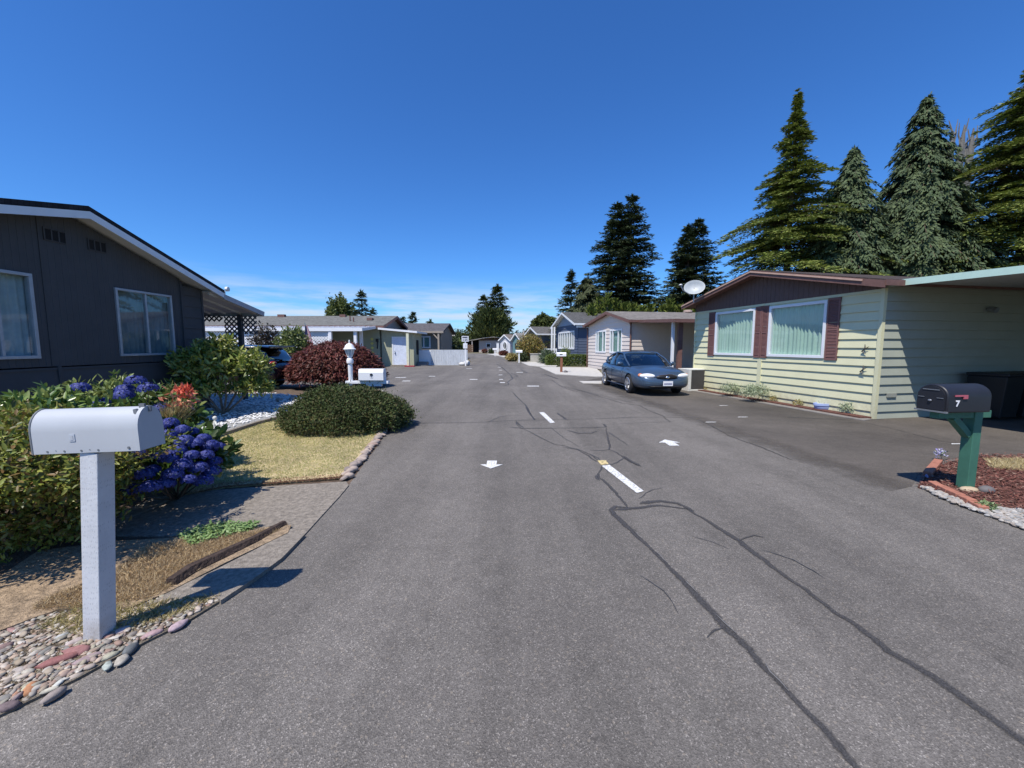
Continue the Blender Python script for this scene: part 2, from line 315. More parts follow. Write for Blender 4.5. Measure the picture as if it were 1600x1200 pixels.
cracks = [
 ([(981, 793), (962, 792), (955, 797), (962, 808), (987, 829), (1031, 872), (1075, 916), (1119, 964), (1171, 1016), (1232, 1086), (1281, 1134), (1355, 1215)], .075),
 ([(960, 798), (987, 795), (1031, 790), (1071, 795), (1106, 815), (1154, 846), (1215, 892), (1272, 933), (1329, 972), (1390, 1018), (1460, 1060), (1521, 1104), (1600, 1160), (1680, 1215)], .07),
 ([(1000, 788), (1031, 783), (1060, 787), (1085, 800)], .10), ([(1154, 846), (1165, 840), (1180, 837), (1193, 840)], .035), ([(1105, 997), (1119, 986), (1135, 980)], .028),
 ([(981, 794), (969, 778), (950, 756), (937, 747), (934, 741), (939, 733), (940, 727)], .05), ([(937, 751), (930, 745), (934, 740)], .06),
 ([(933, 722), (918, 712), (906, 705), (900, 702), (885, 698), (866, 694), (850, 687), (839, 681), (828, 675), (816, 670), (808, 664), (806, 659)], .035),
 ([(940, 725), (925, 712), (908, 704), (880, 699)], .03),
 ([(834, 655), (828, 645), (822, 634), (809, 622), (800, 612)], .05), ([(836, 657), (829, 648), (822, 636)], .07),
 ([(632, 661), (700, 661), (762, 659.5), (794, 657.5), (834, 656.5), (919, 655), (981, 652.5), (1037, 652), (1120, 654), (1200, 656)], .04),
 ([(762, 660), (780, 652), (800, 649), (820, 650)], .025), ([(794, 668), (819, 669.5), (887, 669), (930, 668.5), (947, 667.5), (943, 663), (938, 662)], .055),
 ([(806, 658), (812, 665), (819, 669)], .05), ([(969, 662), (1010, 660.5), (1047, 659), (1037, 652)], .03),
 ([(947, 669), (948, 676), (950, 687), (953, 697), (952, 703), (935, 704.5), (922, 704)], .045), ([(952, 703), (965, 708), (974, 715), (985, 722), (1001, 729)], .05), ([(974, 713), (985, 720), (1001, 729)], .07),
 ([(885, 673), (905, 677), (925, 677), (933, 674)], .05), ([(950, 675), (965, 685), (982, 697)], .02), ([(974, 716), (965, 723), (950, 727), (940, 722)], .02),
 ([(872, 602), (895, 608), (919, 614), (945, 622), (972, 630), (1000, 634), (1012, 641), (1041, 652)], .045), ([(880, 603), (935, 617), (990, 630)], .03),
 ([(1091, 656), (1114, 667), (1137, 680), (1160, 689), (1184, 697), (1240, 720)], .035), ([(870, 645), (878, 651), (886, 656)], .07),
 ([(775, 568), (784, 574), (790, 579), (793, 582)], .12), ([(793, 582), (798, 586), (801, 592), (793, 597), (795, 601), (788, 603)], .09), ([(798, 583), (806, 586), (809, 588), (800, 590)], .12),
 ([(813, 577), (818, 580), (825, 583), (847, 585), (855, 586.5), (860, 588.5), (871, 592), (866, 590), (850, 584)], .10),
 ([(801, 592), (820, 592), (862, 593.5), (877, 604), (890, 609), (905, 613)], .05), ([(740, 586), (770, 587), (797, 587.5)], .05), ([(640, 583), (700, 585), (740, 586)], .05),
 ([(998, 780), (1005, 774), (1014, 768), (1026, 764), (1039, 762)], .009), ([(1080, 838), (1110, 846), (1140, 858)], .008),
 ([(770, 560), (785, 572)], .05), ([(900, 701), (935, 716), (950, 740)], .02), ([(860, 668), (880, 684), (905, 698)], .012), ([(1190, 860), (1240, 875), (1290, 905)], .008), ([(1000, 900), (1040, 925), (1060, 960)], .006)]
for i, (px, wd) in enumerate(cracks):
    P = resamp(px, jit=.006)
    ws = [wd*(.82+.22*math.sin(q_*.37+i)+random.uniform(-.08, .08)) for q_ in range(len(P))]; ws[0] = ws[-1] = wd*.3
    so = strip(P, [x*1.22 for x in ws] if wd > .02 else ws, .004+.0006*(i % 5)).build('crack_sealant', sealw if wd > .02 else seal, road)
    ul = so.data.uv_layers.new(name='UVMap'); nP = len(P)
    for lp in so.data.loops: ul.data[lp.index].uv = (0, 1 if lp.vertex_index < nP else 0)
# fine light seam scars inside the two long sealed cracks
for px in ([(990, 830), (1031, 869), (1075, 913), (1119, 961), (1171, 1013), (1232, 1082), (1300, 1150)],):
    P = resamp(px, step=.05, jit=.006)
    for a in range(0, len(P)-4, 7): strip(P[a:a+4], [.002, .008, .007, .002], .0085).build('crack_line', mt('worn_seam', (.16, .155, .15)), road)
def chip(m):
    nt = m.node_tree; p = [n for n in nt.nodes if n.type == 'BSDF_PRINCIPLED'][0]; LK(nt, rng(nt, noise(nt, 48, 8, .8), .41, .49), p.inputs['Alpha'])
chip(paint)
def mark(px, name='painted_dash', m=paint):
    P = GP(px, .0095); b = B(); b.add([(p.x, p.y, .0085) for p in P], [tuple(range(len(P)))[::-1]]); return b.build(name, m, road)
yel = mt('yellow_paint', (.62, .50, .24), rough=.7, var=.15, grime=.4); chip(yel)
mark([(933, 719), (947, 719), (951, 725), (939, 726)], m=yel); mark([(940, 727.5), (952, 726), (1006, 767), (995, 770)]); mark([(842, 644), (850, 644), (867, 660), (860, 661)])
def arrow(x, y, s, sgn):
    pts = [(-.5*s*.85, 0), (0, -.5*s), (.5*s*.85, 0), (.19*s, 0), (.19*s, .5*s), (-.19*s, .5*s), (-.19*s, 0)]
    b = B(); b.prism([Vector((x+px_*1, y+py_*sgn, 0)) for px_, py_ in pts], .0045, .0095); b.build('painted_arrow', paint, road)
a1 = G(768, 726.5); arrow(a1.x, a1.y, .36, 1) 
a2 = G(1046, 692); arrow(a2.x, a2.y, .42, -1)
for (u, v), wpx in (((780, 574), 5), ((782, 578.5), 5), ((782, 586), 6), ((783, 593), 6), ((785, 598), 8), ((733, 576), 9), ((740, 593), 12), ((833, 603.5), 18), ((812, 582), 10), ((635, 595.5), 12), ((675, 588), 10), ((626, 590), 16)):
    c = G(u, v); ww = wpx/FPX*c.y/2; b = B(); b.prism([(c.x-ww, c.y-.12, 0), (c.x+ww, c.y-.12, 0), (c.x+ww, c.y+.12, 0), (c.x-ww, c.y+.12, 0)], .0045, .0095); b.build('painted_dash', paint, road)
# right driveway
dp = GP([(890, 599), (925, 609), (955, 622), (1000, 640), (1050, 658), (1110, 682), (1170, 708), (1250, 736), (1390, 768), (1425, 760), (1434, 742), (1470, 720), (1520, 712), (1600, 712)])
dp += [Vector((14, 5.2, 0)), Vector((14, 13, 0)), Vector((7.05, 15.6, 0)), Vector((9, 19, 0)), Vector((9, 23, 0)), Vector((5.6, 22.3, 0)), Vector((4.3, 20, 0))]
b = B(); b.prism(dp, -.02, .004); drive = struct(b.build('driveway', asph2))
for px, wd in (([(1200, 656), (1290, 662), (1350, 660), (1400, 672), (1470, 690), (1503, 694)], .012), ([(1230, 652), (1290, 655), (1330, 655), (1380, 656)], .03), ([(1100, 628), (1160, 636), (1230, 640)], .012)):
    strip(resamp(px), wd, .008).build('crack_line', seal, drive)
b = B()
for q in GP([(1130, 634), (1160, 652), (1496, 694), (1110, 660)]): b.prism([(q.x-.12, q.y-.02, 0), (q.x+.1, q.y-.01, 0), (q.x+.14, q.y+.02, 0), (q.x-.08, q.y+.02, 0)], .005, .009)
b.build('paint_fleck', paint, drive)
for nm, px in (('concrete_pad', [(843, 573.2), (919, 574), (933, 576.5), (945, 588), (931, 588), (868, 584.2)]), ('concrete_strip', [(905, 595.3), (940, 595), (940, 599), (911, 598.2)]), ('concrete_apron', [(812, 565), (830, 564.5), (871, 571), (869, 572.5), (845, 572.3), (826, 571)]), ('concrete_border', [(761, 553), (776, 551.5), (790, 556), (788, 558), (779, 556)])):
    b = B(); b.prism(GP(px, .03), -.05, .03); struct(b.build(nm, padc))
# pavement along the green house
b = B(); b.prism([Vector(p) for p in ((8.05, 8.75, 0), (6.75, 15.3, 0), (6.35, 15.2, 0), (7.0, 12, 0), (7.55, 9.2, 0), (7.75, 8.6, 0))], -.02, .02); struct(b.build('path', mt('driveway_lip', (.20, .185, .17), var=.2, scale=5, rough=.9)))
b = B(); b.prism([Vector(p) for p in ((8.12, 8.85, 0), (6.85, 15.2, 0), (6.65, 15.1, 0), (7.85, 8.85, 0))], -.02, .05); struct(b.build('garden_bed', mt('red_mulch_soil', (.13, .055, .04), var=.5, scale=18, bmp=1, bdist=.02, rough=.95)))
# left yard ---------------------------------------------------------------
b = B(); b.prism([Vector((-30, -3, 0)), Vector((-4.6, -3, 0)), Vector((-4.2, .3, 0))]+GP(left_edge[:24])+[Vector((-12, 14.4, 0)), Vector((-30, 14.4, 0))], -.1, -.004); struct(b.build('garden_soil', soil))
pad_px = [(150, 835), (190, 800), (240, 777), (330, 766), (430, 759), (500, 755), (541, 752), (545, 758), (530, 776), (505, 803), (475, 836), (455, 828), (448, 815), (400, 828), (300, 838)]
b = B(); b.prism(GP(pad_px, .012), -.05, .012); struct(b.build('walkway', conc))
strip(resamp([(200, 812), (235, 798), (262, 785), (285, 772)], jit=.01), .04, .016).build('crack_line', mt('pale_joint', (.36, .33, .29)), bpy.data.objects['walkway'])
b = B(); b.prism(GP([(228, 946), (272, 920), (330, 893), (400, 858), (455, 826), (476, 835), (440, 872), (395, 905), (345, 938), (335, 930), (270, 934)], .03), -.05, .03); struct(b.build('gutter_strip', conc))
b = B(); b.prism(GP([(0, 985), (60, 962), (130, 940), (200, 950), (262, 925), (350, 880), (450, 832), (455, 820), (400, 825), (300, 838), (180, 845), (60, 860), (0, 900)], .035), -.05, .035); struct(b.build('planting_bed', drybed))
rock_px = [(0, 1117), (60, 1088), (120, 1060), (180, 1027), (232, 1000), (290, 972), (345, 938), (330, 930), (262, 936), (180, 950), (100, 945), (40, 965), (0, 980), (-120, 1010), (-120, 1170)]
b = B(); b.prism(GP(rock_px, .015), -.05, .015); struct(b.build('gravel_bed', mt('gravel_base', (.17, .145, .11), var=.4, scale=30, bmp=1, bdist=.02, rough=.95)))
lawn_px = [(270, 775), (350, 759), (450, 751), (530, 744), (550, 727), (570, 703), (596, 672), (570, 655), (455, 650), (400, 661), (345, 679), (310, 697), (262, 720)]
b = B(); b.prism(GP(lawn_px, .03), -.05, .03); struct(b.build('lawn', lawnM))
wr_px = [(290, 712), (318, 692), (345, 677), (400, 659), (440, 649), (475, 636), (480, 622), (430, 616), (330, 616), (215, 640), (200, 690), (240, 720)]
b = B(); b.prism(GP(wr_px, .035), -.05, .035); struct(b.build('stone_bed', mt('white_stone_base', (.34, .34, .33), var=.3, scale=20, bmp=1, bdist=.02)))

def inpoly(x, y, poly):
    c = np.zeros(len(x), bool); n = len(poly)
    for i in range(n):
        x0, y0 = poly[i][0], poly[i][1]; x1, y1 = poly[(i+1) % n][0], poly[(i+1) % n][1]
        if y0 == y1: continue
        t = ((y0 > y) != (y1 > y)) & (x < (x1-x0)*(y-y0)/(y1-y0)+x0); c ^= t
    return c
def scatter(poly, n):
    xs = [p[0] for p in poly]; ys = [p[1] for p in poly]; out = []
    while len(out) < n:
        x = RNG.uniform(min(xs), max(xs), n); y = RNG.uniform(min(ys), max(ys), n); k = inpoly(x, y, poly); out += list(zip(x[k], y[k]))
        if not k.any(): break
    return out[:n]
def pebble(b, x, y, z, r, ar=1.5):
    a = random.uniform(0, 6.28); rot = Matrix.Rotation(a, 3, 'Z') @ Matrix.Rotation(random.gauss(0, .25), 3, 'X')
    k = len(b.v); b.ball((x, y, z), (r*ar*random.uniform(.8, 1.2), r*random.uniform(.8, 1.1), r*random.uniform(.4, .7)), 8, 5, rot)
    ph = random.uniform(0, 9)
    for i in range(k, len(b.v)):
        v = b.v[i]; d = v-Vector((x, y, z)); b.v[i] = v+d*(.13*math.sin(ph+d.x*37/r*.05)+.1*math.sin(ph*2+d.y/r*2.1)+.08*math.sin(ph*3+d.x/r*2.7))
stoneM = leafM('mixed_pebbles', [(.24, .21, .18), (.40, .37, .32), (.28, .18, .14), (.33, .30, .22), (.19, .185, .17), (.42, .32, .24), (.50, .47, .42), (.30, .24, .17)], rough=.7, trans=0, spec=.3)
b = B()
for x, y in scatter(GP(rock_px), 2300): pebble(b, x, y, .016+random.uniform(-.006, .010), random.uniform(.005, .0165)*random.choice((.7, 1, 1.15)))
tag(b.build('river_gravel', stoneM, smooth=60), 'mixed small river pebbles around the foot of the white mailbox post', 'gravel', kind='stuff')
wstM = leafM('white_stones', [(.62, .62, .60), (.80, .80, .78), (.70, .69, .66)], rough=.7, trans=0)
b = B()
for x, y in scatter(GP(wr_px), 3800):
    r_ = random.uniform(.014, .028); b.ball((x, y, .04+random.uniform(0, .02)), (r_*1.3, r_, r_*.7), 6, 4, Matrix.Rotation(random.uniform(0, 6), 3, 'Z'))
tag(b.build('white_gravel', wstM), 'bed of white landscaping stones between the dry lawn and the dark house', 'gravel', kind='stuff')
big = [((48, 712/6.15+960), (.05, 'orange', (.50, .24, .12))), ((12, 1104), (.055, 'dark plum grey', (.20, .15, .15))), ((25, 1091), (.035, 'grey pink', (.34, .26, .25))), ((25, 1083), (.03, 'peach', (.52, .30, .20))),
       ((20, 985), (.045, 'dusty rose', (.36, .22, .20))), ((5, 1012), (.05, 'brown mauve', (.28, .19, .17))), ((32, 1046), (.04, 'light taupe', (.42, .37, .33))), ((42, 1050), (.038, 'pale sand', (.52, .48, .40))),
       ((93, 1031), (.07, 'long wine red', (.30, .13, .12))), ((118, 1018), (.07, 'flat dull red', (.33, .16, .15))), ((138, 1029), (.055, 'mauve', (.37, .28, .28))), ((116, 1003), (.05, 'smooth pinkish grey', (.46, .38, .35))),
       ((166, 1027), (.04, 'olive cream', (.45, .43, .32))), ((168, 1041), (.042, 'pale green grey', (.44, .48, .42))), ((189, 1031), (.05, 'cream and grey', (.46, .42, .35))), ((204, 1014), (.045, 'slate grey', (.15, .16, .16))),
       ((168, 995), (.035, 'small terracotta', (.40, .22, .18))), ((193, 984), (.045, 'pale pink oval', (.56, .45, .42))), ((238, 991), (.05, 'two toned pink', (.50, .34, .34))), ((279, 977), (.055, 'split lilac', (.48, .36, .38))),
       ((208, 972), (.04, 'shaded dark grey', (.20, .20, .22))), ((98, 994), (.04, 'round light grey', (.45, .46, .44))), ((80, 1088), (.055, 'long brown grey', (.33, .28, .25))), ((45, 1077), (.035, 'yellowish', (.50, .48, .34))),
       ((247, 967), (.03, 'round tan', (.50, .38, .26))), ((92, 1067), (.035, 'white', (.62, .62, .56))), ((64, 1020), (.03, 'brick red', (.40, .17, .12))), ((78, 1078), (.03, 'bone', (.55, .52, .42)))]
for (u, v), (r_, nm, col) in big:
    q = G(u, v, .02); b = B(); pebble(b, q.x, q.y, .020, r_*.56, 1.75)
    o = b.build('river_stone', mt('stone_'+nm, tuple(c*.82 for c in col), var=.3, scale=45, bmp=.4, rough=.85, grime=.3), smooth=60)
    tag(o, nm+' river stone among the pebbles by the white mailbox post', 'stone', 'larger river stones by the mailbox')
# right bed ---------------------------------------------------------------
mulch_px = [(1434, 760), (1452, 738), (1480, 722), (1530, 713), (1600, 713), (1700, 716), (1760, 800), (1640, 812), (1600, 800), (1560, 798), (1500, 780)]
b = B(); b.prism(GP(mulch_px, .02), -.05, .02); struct(b.build('mulch_bed', mt('red_mulch_soil')))
mulchM = leafM('bark_chips', [(.10, .035, .028), (.17, .065, .05), (.24, .11, .085), (.07, .03, .025), (.30, .2, .15)], rough=.9, trans=0, spec=.2)
pts = np.array(scatter(GP(mulch_px), 9000)); n = len(pts)
cards('mulch_chips', np.c_[pts, RNG.uniform(.02, .045, n)], np.c_[RNG.normal(size=(n, 2)), RNG.normal(0, .25, n)], np.c_[RNG.normal(0, .5, (n, 2)), np.ones(n)], RNG.uniform(.02, .06, n), RNG.uniform(.008, .02, n), mulchM)
tag(bpy.data.objects['mulch_chips'], 'red bark mulch filling the brick edged bed under the black mailbox', 'mulch', kind='stuff')
gr_px = [(1438, 763), (1450, 764), (1530, 796), (1560, 796), (1600, 800), (1660, 812), (1760, 830), (1800, 900), (1600, 829), (1530, 803), (1480, 785)]
b = B()
for x, y in scatter(GP(gr_px), 1500):
    r_ = random.uniform(.010, .024); b.ball((x, y, .012+random.uniform(0, .02)), (r_*1.3, r_, r_*.7), 7, 4, Matrix.Rotation(random.uniform(0, 6), 3, 'Z'))
tag(b.build('grey_gravel', leafM('grey_pebbles', [(.20, .20, .19), (.36, .35, .33), (.30, .25, .20), (.46, .44, .40)], trans=0, rough=.8)), 'pale grey gravel between the brick edging and the road', 'gravel', kind='stuff')
brickM = mt('old_brick', (.36, .15, .10), var=.25, scale=18, bmp=.6, rough=.9, grime=.5)
def brick_row(px, cat, n, nm):
    P = GP(px, 0)
    for i in range(n):
        a, b_ = P[0].lerp(P[1], i/n), P[0].lerp(P[1], (i+.94)/n); bb = B(); bb.bar(a+Vector((0, 0, .03)), b_+Vector((0, 0, .03+random.uniform(-.008, .008))), .085, .075)
        o = bb.build('edging_brick', brickM, bev=.006); tag(o, nm[i], 'brick', 'bricks edging the mulch bed')
brick_row([(1449, 745), (1466, 724)], 'b', 3, ['nearest of the three bricks left of the black mailbox post', 'middle of the three bricks left of the black mailbox post', 'farthest of the three bricks left of the black mailbox post'])
brick_row([(1456, 760), (1538, 801)], 'b', 5, ['red brick beside the shadow of the black mailbox, first of the front row', 'second brick of the front row from the shadow tip', 'middle brick of the front row facing the road', 'fourth brick of the front row, before the small green weed', 'last brick of the front row, beside the grey gravel and weed'])
q = G(1514, 765, .03); b = B(); b.ball((q.x, q.y, .03), (.10, .06, .035), 12, 7); tag(b.build('flat_stone', mt('tan_stone', (.42, .33, .22)), smooth=60), 'flat tan stone at the foot of the green mailbox post', 'stone')
q = G(1541, 767, .03); b = B(); b.ball((q.x, q.y, .04), (.08, .06, .05), 12, 7); tag(b.build('round_stone', mt('dark_stone', (.13, .12, .12)), smooth=60), 'dark grey round stone right of the green mailbox post', 'stone')

# ================================================================ grass and litter
def grass(name, poly, n, h, wd, cols, label, z=.03, lean=.35, patchy=0):
    p = np.array(scatter(poly, n)); n = len(p); D = np.c_[RNG.normal(0, lean, (n, 2)), np.ones(n)]
    o = cards(name, np.c_[p, np.full(n, z)], D, np.c_[RNG.normal(size=(n, 2)), np.zeros(n)], RNG.uniform(.5, 1.2, n)*h, wd, leafM(name, cols, rough=.6, trans=.3, patch=patchy))
    return tag(o, label, 'grass', kind='stuff')
grass('lawn_grass', GP(lawn_px), 60000, .024, .006, [(.60, .53, .23), (.40, .43, .14), (.74, .64, .32), (.27, .34, .10), (.62, .56, .26)], 'short sun dried lawn with yellow patches beside the round shrub', lean=.8, patchy=1.6)
grass('dry_litter', GP([(60, 950), (180, 900), (230, 860), (330, 845), (440, 832), (330, 885), (240, 940), (150, 955), (60, 960)]), 22000, .05, .004, [(.52, .38, .22), (.40, .29, .16), (.66, .52, .30), (.25, .18, .11)], 'dead brown grass and litter behind the rotting timber edging', z=.03, lean=1.8)
grass('pebble_litter', GP(rock_px), 5000, .02, .005, [(.30, .22, .13), (.22, .16, .1), (.42, .33, .2)], 'dirt and dead leaf litter caught between the river pebbles', z=.018, lean=3)
grass('dry_weeds', GP([(60, 985), (130, 950), (240, 948), (345, 935), (290, 965), (225, 985), (120, 1000)]), 2600, .05, .004, [(.46, .36, .16), (.36, .32, .12), (.55, .46, .26)], 'straw coloured weeds creeping over the pebbles by the mailbox post', z=.02, lean=1.2)
p = np.array(scatter(GP([(280, 843), (330, 826), (405, 824), (395, 834), (300, 860)]), 1700)); n = len(p)
tag(cards('ground_cover', np.c_[p, RNG.uniform(.03, .07, n)], rdir(n)*[1, 1, .3], np.c_[RNG.normal(0, .5, (n, 2)), np.ones(n)], .035, .018, leafM('cover_leaves', [(.16, .27, .08), (.28, .38, .15), (.10, .2, .05)], trans=.2)), 'patch of low green ground cover beside the concrete walkway', 'ground cover', kind='stuff')
grass('straw_tuft', GP([(1545, 722), (1600, 722), (1640, 728), (1600, 738), (1550, 735)]), 2500, .09, .006, [(.60, .50, .26), (.48, .38, .18), (.68, .6, .36)], 'dry straw clump at the back of the mulch bed', z=.02, lean=1.3)
grass('leaf_litter', GP([(268, 780), (350, 764), (540, 749), (536, 744), (350, 757)]), 9000, .03, .010, [(.32, .16, .09), (.22, .12, .08), (.5, .36, .2)], 'brown leaf litter along the lawn border', z=.02, lean=3.)
# edging pieces
timberM = mt('rotten_timber', (.055, .037, .029), var=.5, scale=14, bmp=1., bscale=45, bdist=.02, mscale=(1, 1, 1), rough=.95)
P = GP([(268, 924), (300, 902), (345, 880), (400, 853), (446, 826)], 0); b = B()
b.tube([p+Vector((-.02, .02, .04)) for p in P], [.045, .05, .046, .04, .03], 6)
tag(b.build('timber_edging', timberM), 'rotting dark timber border between the planting bed and the concrete gutter', 'timber edging')
def stone_border(px, n, size, nm, label, mat_):
    P = GP(px, 0); L = [0]
    for a, b_ in zip(P[:-1], P[1:]): L.append(L[-1]+(b_-a).length)
    b = B()
    for i in range(n):
        t = L[-1]*(i+random.uniform(.2, .8))/n; k = max(j for j in range(len(L)-1) if L[j] <= t); p = P[k].lerp(P[k+1], (t-L[k])/(L[k+1]-L[k]))
        pebble(b, p.x+random.gauss(0, .02), p.y+random.gauss(0, .02), .03, random.uniform(.6, 1.2)*size, 1.5)
    return tag(b.build(nm, mat_, smooth=50), label, 'stone border')
stone_border([(540, 749), (556, 728), (575, 706), (603, 671)], 70, .05, 'stone_border', 'ragged grey and tan stone border between lawn and road', leafM('rubble', [(.26, .22, .2), (.42, .34, .28), (.2, .17, .16), (.36, .25, .2)], trans=0, rough=.9))
b = B(); b.tube([p+Vector((-.03, 0, .03)) for p in resamp([(627, 660), (622, 640), (610, 625), (598, 613)], .25, .012)], .07, 7); tag(b.build('kerb', mt('pale_rubble', (.40, .37, .32), var=.3, scale=10, bmp=1, bdist=.02, rough=.9), smooth=50), 'pale rough kerb curving behind the round shrub by mailbox 8', 'kerb')
b = B(); P = GP([(300, 699), (345, 680), (400, 662), (455, 648), (480, 640)], .05)
for a, b_ in zip(P[:-1], P[1:]): b.bar(a, b_, .07, .08)
tag(b.build('lawn_edging', conc), 'thin grey concrete edging between white stones and lawn', 'edging')

# ================================================================ FOLIAGE THINGS
def bush_arr(c, r, n, L, W_, shell=.55, up=.5, tilt=.6, lump=.18, flat_bottom=True):
    """leaves through a lumpy ellipsoid volume"""
    d = rdir(n)
    if flat_bottom: d[:, 2] = np.abs(d[:, 2])*1.0-RNG.uniform(0, .45, n)*(RNG.random(n) < .4); d = nrm(d)
    k = 1+lump*(np.sin(d[:, 0]*7+d[:, 2]*5+c[0])*np.cos(d[:, 1]*6-d[:, 2]*4+c[1]))+lump*.5*np.sin(d[:, 0]*15+d[:, 1]*13)
    rad = (shell+(1-shell)*RNG.random(n)**.6)*k
    rad = rad*np.where(RNG.random(n) < .035, RNG.uniform(1., 1.22, n), 1.)
    P = np.array(c)+d*rad[:, None]*np.array(r)
    D = nrm(d*.6+rdir(n)*tilt+np.array([0, 0, up])*.4); Nn = nrm(d*.5+rdir(n)*.55+np.array([0, 0, up]))
    return P, D, Nn, L*RNG.uniform(.65, 1.2, n), W_*RNG.uniform(.7, 1.15, n)
def cat_arr(*A): return [np.concatenate([a[i] for a in A]) for i in range(5)]
def stems(b, base, tips, r0=.02):
    for t in tips:
        t = Vector(t); base_ = Vector(base); m_ = base_.lerp(t, .5)+Vector((random.gauss(0, .05), random.gauss(0, .05), -.05))
        b.tube([base_, m_, t], [r0, r0*.7, r0*.3], 5)
def bush(name, label, cat, c, r, n, L, W_, mat_, group=None, fold=False, stemn=7, ground=0, **k):
    t = thing(name, label, cat, (c[0], c[1], ground), group)
    cards('foliage', *bush_arr(c, r, n, L, W_, **k), mat_, t, fold)
    b = B(); stems(b, (c[0], c[1], ground-.02), [(c[0]+r[0]*.6*math.cos(a), c[1]+r[1]*.6*math.sin(a), c[2]+r[2]*random.uniform(.1, .6)) for a in [6.28*i/stemn+.3 for i in range(stemn)]], .03*min(1, r[2]))
    b.build('stem', bark, t); return t
# big dark hedge left foreground
hedgeM = leafM('hedge_leaves', [(.14, .19, .03), (.30, .31, .05), (.06, .09, .018), (.24, .14, .05), (.23, .26, .045), (.08, .12, .02)], rough=.45, trans=.25)
t = thing('hedge_shrub', 'large shrub with yellow green and reddish leaves behind the white mailbox post', 'shrub', (-3.9, 2.9, 0))
cards('foliage', *cat_arr(bush_arr((-3.85, 2.95, .80), (.92, .68, .34), 17000, .052, .021, shell=.5, tilt=.9, flat_bottom=False), bush_arr((-4.9, 2.7, .78), (.8, .8, .36), 9000, .052, .021, tilt=.9, flat_bottom=False), bush_arr((-3.95, 3.15, .42), (.72, .5, .40), 9000, .05, .02, tilt=.9, flat_bottom=False), bush_arr((-4.9, 3.0, .4), (.7, .6, .4), 6000, .05, .02, tilt=.9)), hedgeM, t, True)
b = B(); stems(b, (-3.9, 3.1, 0), [(-4.4+.15*i, 3.0+.1*(i % 3), .8) for i in range(9)], .025); b.build('stem', bark, t)
rhodM = leafM('rhododendron_leaves', [(.12, .20, .04), (.22, .30, .07), (.07, .13, .03), (.34, .38, .12)], rough=.32, trans=.2, spec=.5)
bush('broadleaf_shrub', 'broadleaf green shrub above the left end of the white mailbox', 'shrub', (-4.75, 3.95, .78), (.62, .45, .38), 3000, .11, .038, rhodM, fold=True, tilt=1.1)
bush('low_green_shrub', 'mid green leafy shrub between blue flowers and the dark house', 'shrub', (-5.5, 5.5, .70), (.85, .4, .46), 2600, .10, .035, leafM('low_green', [(.16, .22, .06), (.26, .30, .09), (.09, .14, .04)], rough=.4), fold=True, tilt=1.1)
# rhododendron by the house corner
t = thing('rhododendron', 'tall open rhododendron at the corner of the dark grey house', 'shrub', (-6.9, 9.3, 0))
rl = leafM('rhodo_sunny_leaves', [(.16, .24, .04), (.34, .38, .08), (.09, .15, .03), (.45, .42, .14), (.24, .30, .06)], rough=.35, trans=.22, spec=.5)
A = [bush_arr(c, r, n_, .15, .05, tilt=1.0, shell=.4) for c, r, n_ in (((-7.1, 9.2, 1.1), (.65, .6, .55), 2300), ((-6.35, 9.5, 1.05), (.5, .5, .48), 1700), ((-6.85, 9.3, 1.5), (.35, .35, .35), 800), ((-6.2, 9.5, .6), (.42, .4, .35), 1000), ((-7.2, 9.1, .6), (.6, .5, .35), 1300))]
cards('foliage', *cat_arr(*A), rl, t, True)
b = B(); stems(b, (-6.85, 9.3, 0), [(-7.3, 9.1, 1.2), (-6.4, 9.5, 1.1), (-6.85, 9.2, 1.5), (-7.5, 9.2, .8), (-6.1, 9.4, .8), (-6.6, 9.1, 1.0)], .03); b.build('stem', mt('pale_bark', (.25, .2, .15)), t)
# hydrangeas
def hydrangea(name, label, c, r, heads, n):
    t = thing(name, label, 'hydrangea', (c[0], c[1], 0))
    cards('foliage', *bush_arr(c, r, n, .12, .07, tilt=1.0, shell=.45), leafM('hydrangea_leaves', [(.06, .12, .025), (.11, .19, .045), (.045, .08, .02), (.2, .22, .06)], rough=.4), t, True)
    m_ = mt('blue_petals', [(.035, .04, .30), (.06, .06, .42), (.10, .10, .5), (.03, .03, .2)], fn=leafM, rough=.6, trans=.15) if 'blue_petals' in MAT else MAT.setdefault('blue_petals', leafM('blue_petals', [(.014, .022, .15), (.026, .036, .24), (.10, .12, .34), (.010, .014, .09)], rough=.6, trans=.15))
    for x, y, z, s_ in heads:
        k = 260; d = rdir(k); d[:, 2] = np.abs(d[:, 2])*.9+.0-.25*(RNG.random(k) < .3); d = nrm(d)
        Pp = np.array([x, y, z])+d*np.array([s_, s_, s_*.78])
        D = nrm(np.cross(d, rdir(k))); cards('flower_head', Pp-D*.013, D, d+rdir(k)*.35, .030, .024, m_, t)
    b = B(); stems(b, (c[0], c[1], 0), [(h[0], h[1], h[2]-.03) for h in heads[::2]], .012); b.build('stem', bark, t)
def W3(u, v, Y):
    r = ray(u, v); k = Y/r[1]; return (r[0]*k, Y, CAMH+r[2]*k)
hd = [(265, 663, 4.2), (285, 672, 4.1), (262, 682, 4.0), (300, 675, 4.3), (318, 686, 4.2), (252, 670, 4.3), (288, 690, 4.0), (305, 694, 4.05), (328, 697, 4.2), (275, 705, 3.9), (300, 712, 3.9), (322, 712, 4.05), (335, 722, 4.2), (263, 718, 3.8), (285, 728, 3.8), (310, 732, 3.9), (330, 738, 4.1), (270, 742, 3.7), (295, 750, 3.75), (238, 735, 3.7), (258, 757, 3.65), (235, 762, 3.5), (215, 712, 3.5), (245, 712, 3.7), (226, 742, 3.6), (318, 752, 3.95), (205, 768, 3.6), (340, 700, 4.35)]
heads = [W3(u, v, Y*.955)+(random.uniform(.06, .09),) for u, v, Y in hd]
